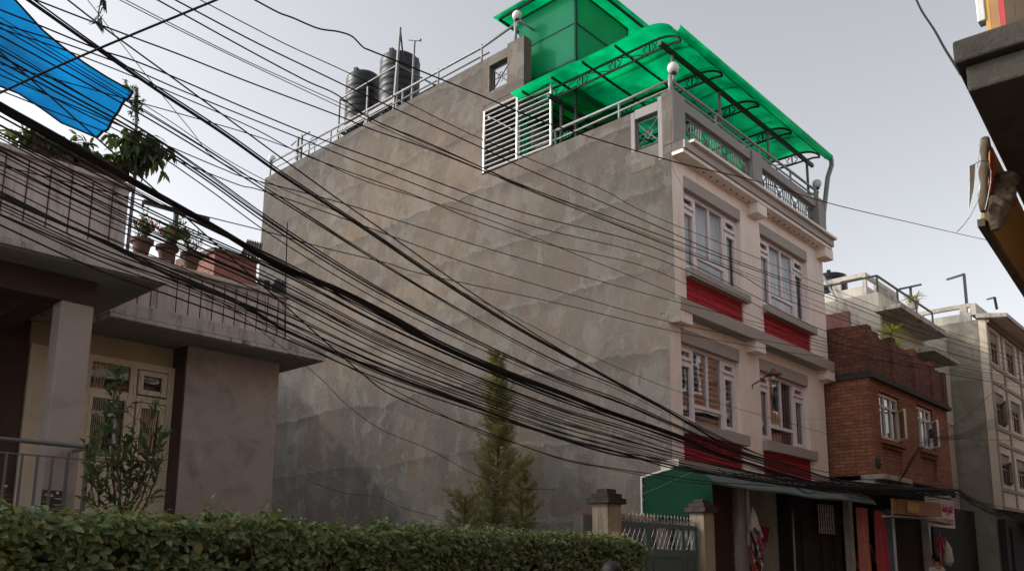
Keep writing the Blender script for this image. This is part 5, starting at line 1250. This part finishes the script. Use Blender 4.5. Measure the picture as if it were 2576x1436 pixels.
for i in range(27):
    u = (i+.5)/27+rc_.uniform(-.02,.02); v = min(1, max(0, u+rc_.gauss(0,.22))); ph = rc_.uniform(0,6.28); am = rc_.uniform(2,9)
    pp = []
    for k, (x, y0, s_) in enumerate(ctrl):
        t = k/(len(ctrl)-1); uu = u+(v-u)*(t**1.2)
        wob = am*math.sin(ph+t*7)*(1 if x < 1700 else .3)
        pp.append((x, y0+s_*uu+wob))
    cable(pp, rc_.uniform(6.2,6.9), rc_.choice((.0055,.007,.008,.009,.011)), 'black cable within the dense sagging bundle over the hedge and gate', GB, extR=0)
G2 = 'cables above the dense bundle crossing the blue tarpaulin'
ctrl2 = [(-200,-70,150),(0,48,140),(170,150,130),(350,262,110),(520,365,125),(700,478,150),(950,640,140),(1195,790,105),(1400,900,80),(1560,965,72),(1700,1040,52),(1850,1115,38),(2000,1170,25),(2150,1212,14),(2400,1230,8)]
for i in range(8):
    u = (i+.5)/8; v = min(1, max(0, u+rc_.gauss(0,.3))); ph = rc_.uniform(0,6.28); am = rc_.uniform(2,8); pp = []
    for k, (x, y0, s_) in enumerate(ctrl2):
        t = k/(len(ctrl2)-1); pp.append((x, y0+s_*(u+(v-u)*t)+am*math.sin(ph+t*6)*(1 if x < 1700 else .3)))
    cable(pp, rc_.uniform(5.9,6.5), rc_.choice((.006,.008,.010,.012)), 'black cable passing over the blue tarpaulin towards the cream front', G2, extR=0)
cable([(560,762),(704,868),(810,955),(870,1015),(960,1080),(1080,1130),(1200,1195),(1300,1226),(1400,1230)], 8.5, .006, 'thin wire sagging lowest in front of the cement wall to the conifer', extR=0, extL=0)
cable([(640,700),(900,930),(1000,1000),(1195,1076),(1300,1115),(1405,1150),(1510,1172),(1700,1200),(1800,1212),(1950,1222)], 6.3, .010, 'black cable hanging just under the dense bundle above the conifer', extR=0)
cable([(1000,985),(1195,1082),(1310,1118),(1420,1157),(1540,1180),(1680,1206),(1800,1220)], 6.35, .007, 'thin cable doubled under the lowest cable of the bundle', extR=0)
cable([(955,1250),(1060,1295),(1200,1320),(1370,1307),(1500,1280),(1620,1240),(1700,1205),(1760,1178)], 7.6, .004, 'pale thin wire rising from the hedge past the gate post to the green awning panel', extR=0, extL=1, mat='metal_pipe')
cable([(790,1215),(870,1240),(950,1248),(1010,1275),(1100,1300)], 12.5, .010, 'loose wire pinned low on the cement wall', extR=0, extL=0, mat='cable_grey')
# tangle over the awning and right junction
J = 'tangled cables along the awning edge and the shops'
for i in range(26):
    x0 = rc_.uniform(1780,2150); pp = []; x = x0; y = 1180+(x0-1700)*.10+rc_.uniform(-12,14)
    n_ = rc_.randint(4,7)
    for k in range(n_):
        pp.append((x, y)); x += rc_.uniform(35,75); y = 1172+ (x-1700)*.115+rc_.uniform(-8,22+10*(x > 2000)) if x < 2200 else 1236+rc_.uniform(-16,14)
    cable(pp, rc_.uniform(6.2,6.9), rc_.uniform(.005,.010), 'short black cable tangled along the awning and shop fronts', J, extR=0, extL=0)
for i in range(15):
    u = i/14; w0 = lambda a=4: rc_.uniform(-a*2,a*2); cable([(2090,1214+16*u+w0()),(2180,1225+14*u+w0()),(2290,1226+24*u+w0()),(2400,1228+18*u+w0(3)),(2440,1248+16*u+w0()),(2490,1266+24*u+w0(5)),(2540,1286+18*u+w0(5)),(2580,1296+16*u+w0(5))], rc_.uniform(6.8,7.0), rc_.uniform(.008,.012), 'black cable of the thick bunch turning at the brick corner towards the right edge', 'bunched cables passing the shop sign', extR=6, extL=0)
for i in range(5):
    d_ = i*3.2; cable([(2262,1210),(2280,1175+d_),(2300,1140+d_),(2320,1112+d_*1.3),(2345,1098+d_),(2385,1096+d_*.8),(2430,1088+d_),(2480,1062+d_*1.8),(2530,1040+d_*1.5),(2580,1010+d_*1.4)], 6.8, .010, 'black cable of the bunch climbing past the brick house window', 'cables climbing in front of the brick house', extR=5, extL=0)
cable([(2340,1098),(2420,1055),(2500,985),(2576,928)], 6.8, .010, 'single cable rising to the right edge in front of the far rendered house', extR=4, extL=0)
cable([(2340,1100),(2440,1104),(2576,1108)], 6.8, .009, 'single level cable crossing the far rendered house', extR=4, extL=0)
cable([(2305,0),(2320,30),(2350,75),(2375,120),(2400,160)], (1.6,1.1), .011, 'thick black cable dropping from the top edge to the balcony slab', extR=.3, extL=3)
cable([(1689,300),(1690,405),(1700,440),(1716,470),(1721,520)], 7.9, .004, 'thin wire running down the corner of the cream front', extR=0, extL=0)
cable([(2000,1055),(2085,1052),(2200,1040),(2290,990)], 7.2, .004, 'thin pale wire from the cream front to the brick house', extR=0, extL=0, mat='metal_pipe')
for (x, y) in ((2343,1090),(2210,1165),(2398,1240)):
    p_ = AY(x, y, 6.85); o = MB(); o.lathe([(.03,-.12),(.07,-.09),(.04,-.05),(.08,-.02),(.04,.03),(.07,.07),(.03,.12)], p_, 10)
    o.build('insulator', 'metal_dark', None, {2343:'dark insulator bracket in front of the brick house window',2210:'dark junction box on the corner of the brick house above the shops',2398:'dark insulator where the bunched cables turn at the shop sign'}[x], 'insulator', smooth=True)
# ================================================================ people
def skinmesh(name, joints, edges, mat, parent, sub=1, root=0):
    """joints: (pos, rx, ry); grows one continuous surface over the skeleton"""
    me = bpy.data.meshes.new(name); me.from_pydata([j[0] for j in joints], edges, []); o = bpy.data.objects.new(name, me); COL.objects.link(o)
    sk = o.modifiers.new('skin', 'SKIN')
    for i, j in enumerate(joints):
        me.skin_vertices[0].data[i].radius = (j[1], j[2]); me.skin_vertices[0].data[i].use_root = (i == root)
    sk.use_smooth_shade = True; sb = o.modifiers.new('sub', 'SUBSURF'); sb.levels = sb.render_levels = sub+1
    me.materials.append(M[mat]); o.parent = parent; W[o] = W[parent].copy(); return o
def person(loc, rotz, sc, label, top, bottom, arms, sleeve=.6, hairlen=0, turn=0, pants_stripe=False):
    t_ = thing('person', loc, label, 'person'); t_.rotation_euler.z = rotz; t_.scale = (sc,)*3
    V_ = Vector
    j = [(V_((0,0,.95)),.15,.11),(V_((0,0,1.12)),.125,.10),(V_((0,0,1.32)),.15,.11),(V_((0,0,1.43)),.12,.085),(V_((0,.005,1.50)),.055,.055),(V_((0,.0,1.56)),.058,.065),
         (V_((0,-.015,1.62)),.073,.092),(V_((0,-.005,1.68)),.077,.097),(V_((0,.005,1.73)),.06,.072)]
    e = [(0,1),(1,2),(2,3),(3,4),(4,5),(5,6),(6,7),(7,8)]
    arm_pts = []
    for s_, (el, wr) in zip((-1, 1), arms):
        sh = V_((s_*.18,0,1.40)); n0 = len(j); el, wr = V_(el), V_(wr); hd = wr+(wr-el).normalized()*.07
        j += [(sh,.055,.055),(el,.042,.042),(wr,.028,.026),(hd,.038,.020)]; e += [(3,n0),(n0,n0+1),(n0+1,n0+2),(n0+2,n0+3)]; arm_pts.append((sh, el, wr, hd))
        fd = (wr-el).normalized(); sd = fd.cross(V_((0,1,.2))).normalized(); pn = sd.cross(fd)
        for k in range(5):
            off = sd*(-.032+.0165*k) if k < 4 else sd*.03-fd*.03; L = (.062,.072,.068,.052,.05)[k]; dr = fd if k < 4 else (fd+sd*.9).normalized()
            m0 = len(j); j += [(hd+off+dr*.02,.009,.009),(hd+off+dr*(.02+L*.5)+pn*.008,.0085,.0085),(hd+off+dr*(.02+L)+pn*.03,.007,.007)]; e += [(n0+3,m0),(m0,m0+1),(m0+1,m0+2)]
    for s_ in (-1, 1):
        n0 = len(j); j += [(V_((s_*.09,0,.88)),.085,.09),(V_((s_*.10,-.015,.50)),.056,.058),(V_((s_*.10,.01,.09)),.036,.04),(V_((s_*.10,-.05,.04)),.04,.032),(V_((s_*.105,-.15,.03)),.038,.024)]
        e += [(0,n0),(n0,n0+1),(n0+1,n0+2),(n0+2,n0+3),(n0+3,n0+4)]
    bd = skinmesh('body', j, e, 'skin', t_, 1)
    q = MB(); q.add([(0,-.118,1.635),(-.013,-.10,1.605),(.013,-.10,1.605),(0,-.134,1.607),(0,-.10,1.66)], [(4,1,3),(4,3,2),(1,2,3)])
    for s_ in (-1,1): q.ball((s_*.083,.01,1.64), .022, 8, 1.4)
    def loc_build(mb, nm, mt):
        me = bpy.data.meshes.new(nm); me.from_pydata(mb.v, [], mb.f); me.materials.append(M[mt]); o = bpy.data.objects.new(nm, me); COL.objects.link(o); o.parent = t_; W[o] = W[t_]
        for p in me.polygons: p.use_smooth = True
        return o
    loc_build(q, 'nose_and_ears', 'skin')
    q = MB()
    for s_ in (-1,1): q.ball((s_*.032,-.094,1.652), .011, 8)
    loc_build(q, 'eyes', 'hair'); q = MB(); q.box(-.022,.022,-.105,-.095,1.572,1.580); loc_build(q, 'mouth', 'cloth_red')
    q = MB(); q.ball((0,0,0), 1., 28, 1.); q.v = [(x*.091*(1+.05*noise.noise(Vector((x*3,y*3,z*3)))), .022+y*.108*(1+.06*noise.noise(Vector((x*4,y*4,z*2)))), 1.692+z*(.098 if z > 0 else (.13 if y > .1 else .055))) for x, y, z in q.v]
    if hairlen: q.lathe([(.03,-.34),(.06,-.28),(.075,-.1),(.07,0)], (0,.085,1.66), 14)
    loc_build(q, 'hair', 'hair')
    cj = [(V_((0,0,.93)),.165,.125),(V_((0,0,1.12)),.145,.12),(V_((0,0,1.32)),.168,.128),(V_((0,0,1.42)),.13,.095),(V_((0,0,1.47)),.07,.07)]; ce = [(0,1),(1,2),(2,3),(3,4)]
    for (sh, el, wr, hd) in arm_pts:
        n0 = len(cj); cj += [(sh,.072,.07),(sh.lerp(el,.95),.056,.056)]; ce += [(3,n0),(n0,n0+1)]
        if sleeve > .9: cj.append((wr,.04,.04)); ce.append((n0+1,n0+2))
    skinmesh('top', cj, ce, top, t_, 1)
    pj = [(V_((0,0,.96)),.155,.118)]; pe = []
    for s_ in (-1,1):
        n0 = len(pj); pj += [(V_((s_*.09,0,.86)),.098,.1),(V_((s_*.10,-.012,.5)),.075,.078),(V_((s_*.10,.01,.12)),.062,.065)]; pe += [(0,n0),(n0,n0+1),(n0+1,n0+2)]
    skinmesh('trousers', pj, pe, bottom, t_, 1)
    if pants_stripe:
        q = MB()
        for dx in (0,.022,.044): q.tube([(-.155-.01,-.05+dx,.86),(-.178,-.05+dx,.5),(-.165,-.03+dx,.12)], .005, 4)
        loc_build(q, 'trouser_stripes', 'paint_white')
    q = MB()
    for s_ in (-1,1): q.box(s_*.10-.045, s_*.10+.045, -.2, .06, -.005, .035)
    loc_build(q, 'shoes', 'cloth_dark')
    return t_
rest = (((-.24,.02,1.12),(-.24,-.08,.88)), ((.24,.02,1.12),(.24,-.08,.88)))
# passer by close to the camera: only the crown of the head reaches the frame
p_ = AY(1538, 1404, 3.7); k_ = p_.z/1.80
person((p_.x, p_.y, .02), rad(-60), k_*.985, 'person walking past in front of the hedge, dark haired head just inside the bottom edge', 'cloth_olive', 'cloth_dark', (((-.25,-.05,1.15),(-.16,-.22,1.30)), ((.24,.02,1.12),(.22,-.1,.9))), 1.)
p_ = AY(1953, 1374, 8.25); p_ = AY(1953,1374,8.5); person((p_.x, 8.5, .30), rad(200), (p_.z-.30)/1.82, 'person in a dark top seen from behind at the open shop', 'cloth_olive', 'cloth_dark', rest, 1.)
p_ = AY(2170, 1345, 8.1); person((p_.x, 8.1, .42), rad(-25), (p_.z-.42)/1.81, 'person in red top and striped trousers between the pink curtains, hand at mouth', 'cloth_red', 'cloth_dark', (((-.26,-.03,1.15),(-.24,-.10,.9)), ((.22,-.12,1.18),(.06,-.19,1.46))), .6, 1, pants_stripe=True)
p_ = AY(2352, 1388, 7.1); person((p_.x, 7.1, .14), rad(150), (p_.z-.14)/1.81, 'person with dark hair and a white top beside the hanging goods at the right', 'cloth_white', 'cloth_dark', rest, 1.)
# ================================================================ light, camera
w = bpy.data.worlds.new('World'); S.world = w; w.use_nodes = True; t = w.node_tree
bg = t.nodes['Background']
sky = t.nodes.new('ShaderNodeTexSky'); sky.sky_type = 'NISHITA'; sky.sun_disc = False
SUN = Vector((-1, 1.09, .87)).normalized()
sky.sun_elevation = math.asin(SUN.z); sky.sun_rotation = math.atan2(SUN.x, SUN.y)
sky.air_density = .85; sky.dust_density = 8.; sky.ozone_density = 1.; sky.altitude = 1300
hs = t.nodes.new('ShaderNodeHueSaturation'); hs.inputs['Value'].default_value = .92; hs.inputs['Saturation'].default_value = .17
t.links.new(sky.outputs[0], hs.inputs['Color'])
t.links.new(hs.outputs[0], bg.inputs[0]); bg.inputs[1].default_value = .15
sd = bpy.data.lights.new('sun', 'SUN'); sd.energy = .75; sd.angle = rad(1.6); sd.color = (1, .87, .72)
so = bpy.data.objects.new('sun', sd); COL.objects.link(so); so.rotation_euler = SUN.to_track_quat('Z', 'Y').to_euler(); so.location = (0, 0, 30)
cd = bpy.data.cameras.new('camera'); cam = bpy.data.objects.new('camera', cd); COL.objects.link(cam); S.camera = cam
cd.sensor_width = 36; cd.lens = FPX/2576*36; cd.shift_y = (CY-718)/2576; cd.clip_end = 500; cd.clip_start = .05
mt = Matrix((rt, up, -fw)).transposed().to_4x4(); mt.translation = (0, 0, EYE); cam.matrix_world = mt
S.view_settings.view_transform = 'Standard'; S.view_settings.look = 'None'; S.view_settings.exposure = 1.0; S.view_settings.gamma = 1
S.render.engine = 'CYCLES'; S.cycles.max_bounces = 8; S.cycles.transparent_max_bounces = 16
S.render.resolution_x, S.render.resolution_y = 1024, 570
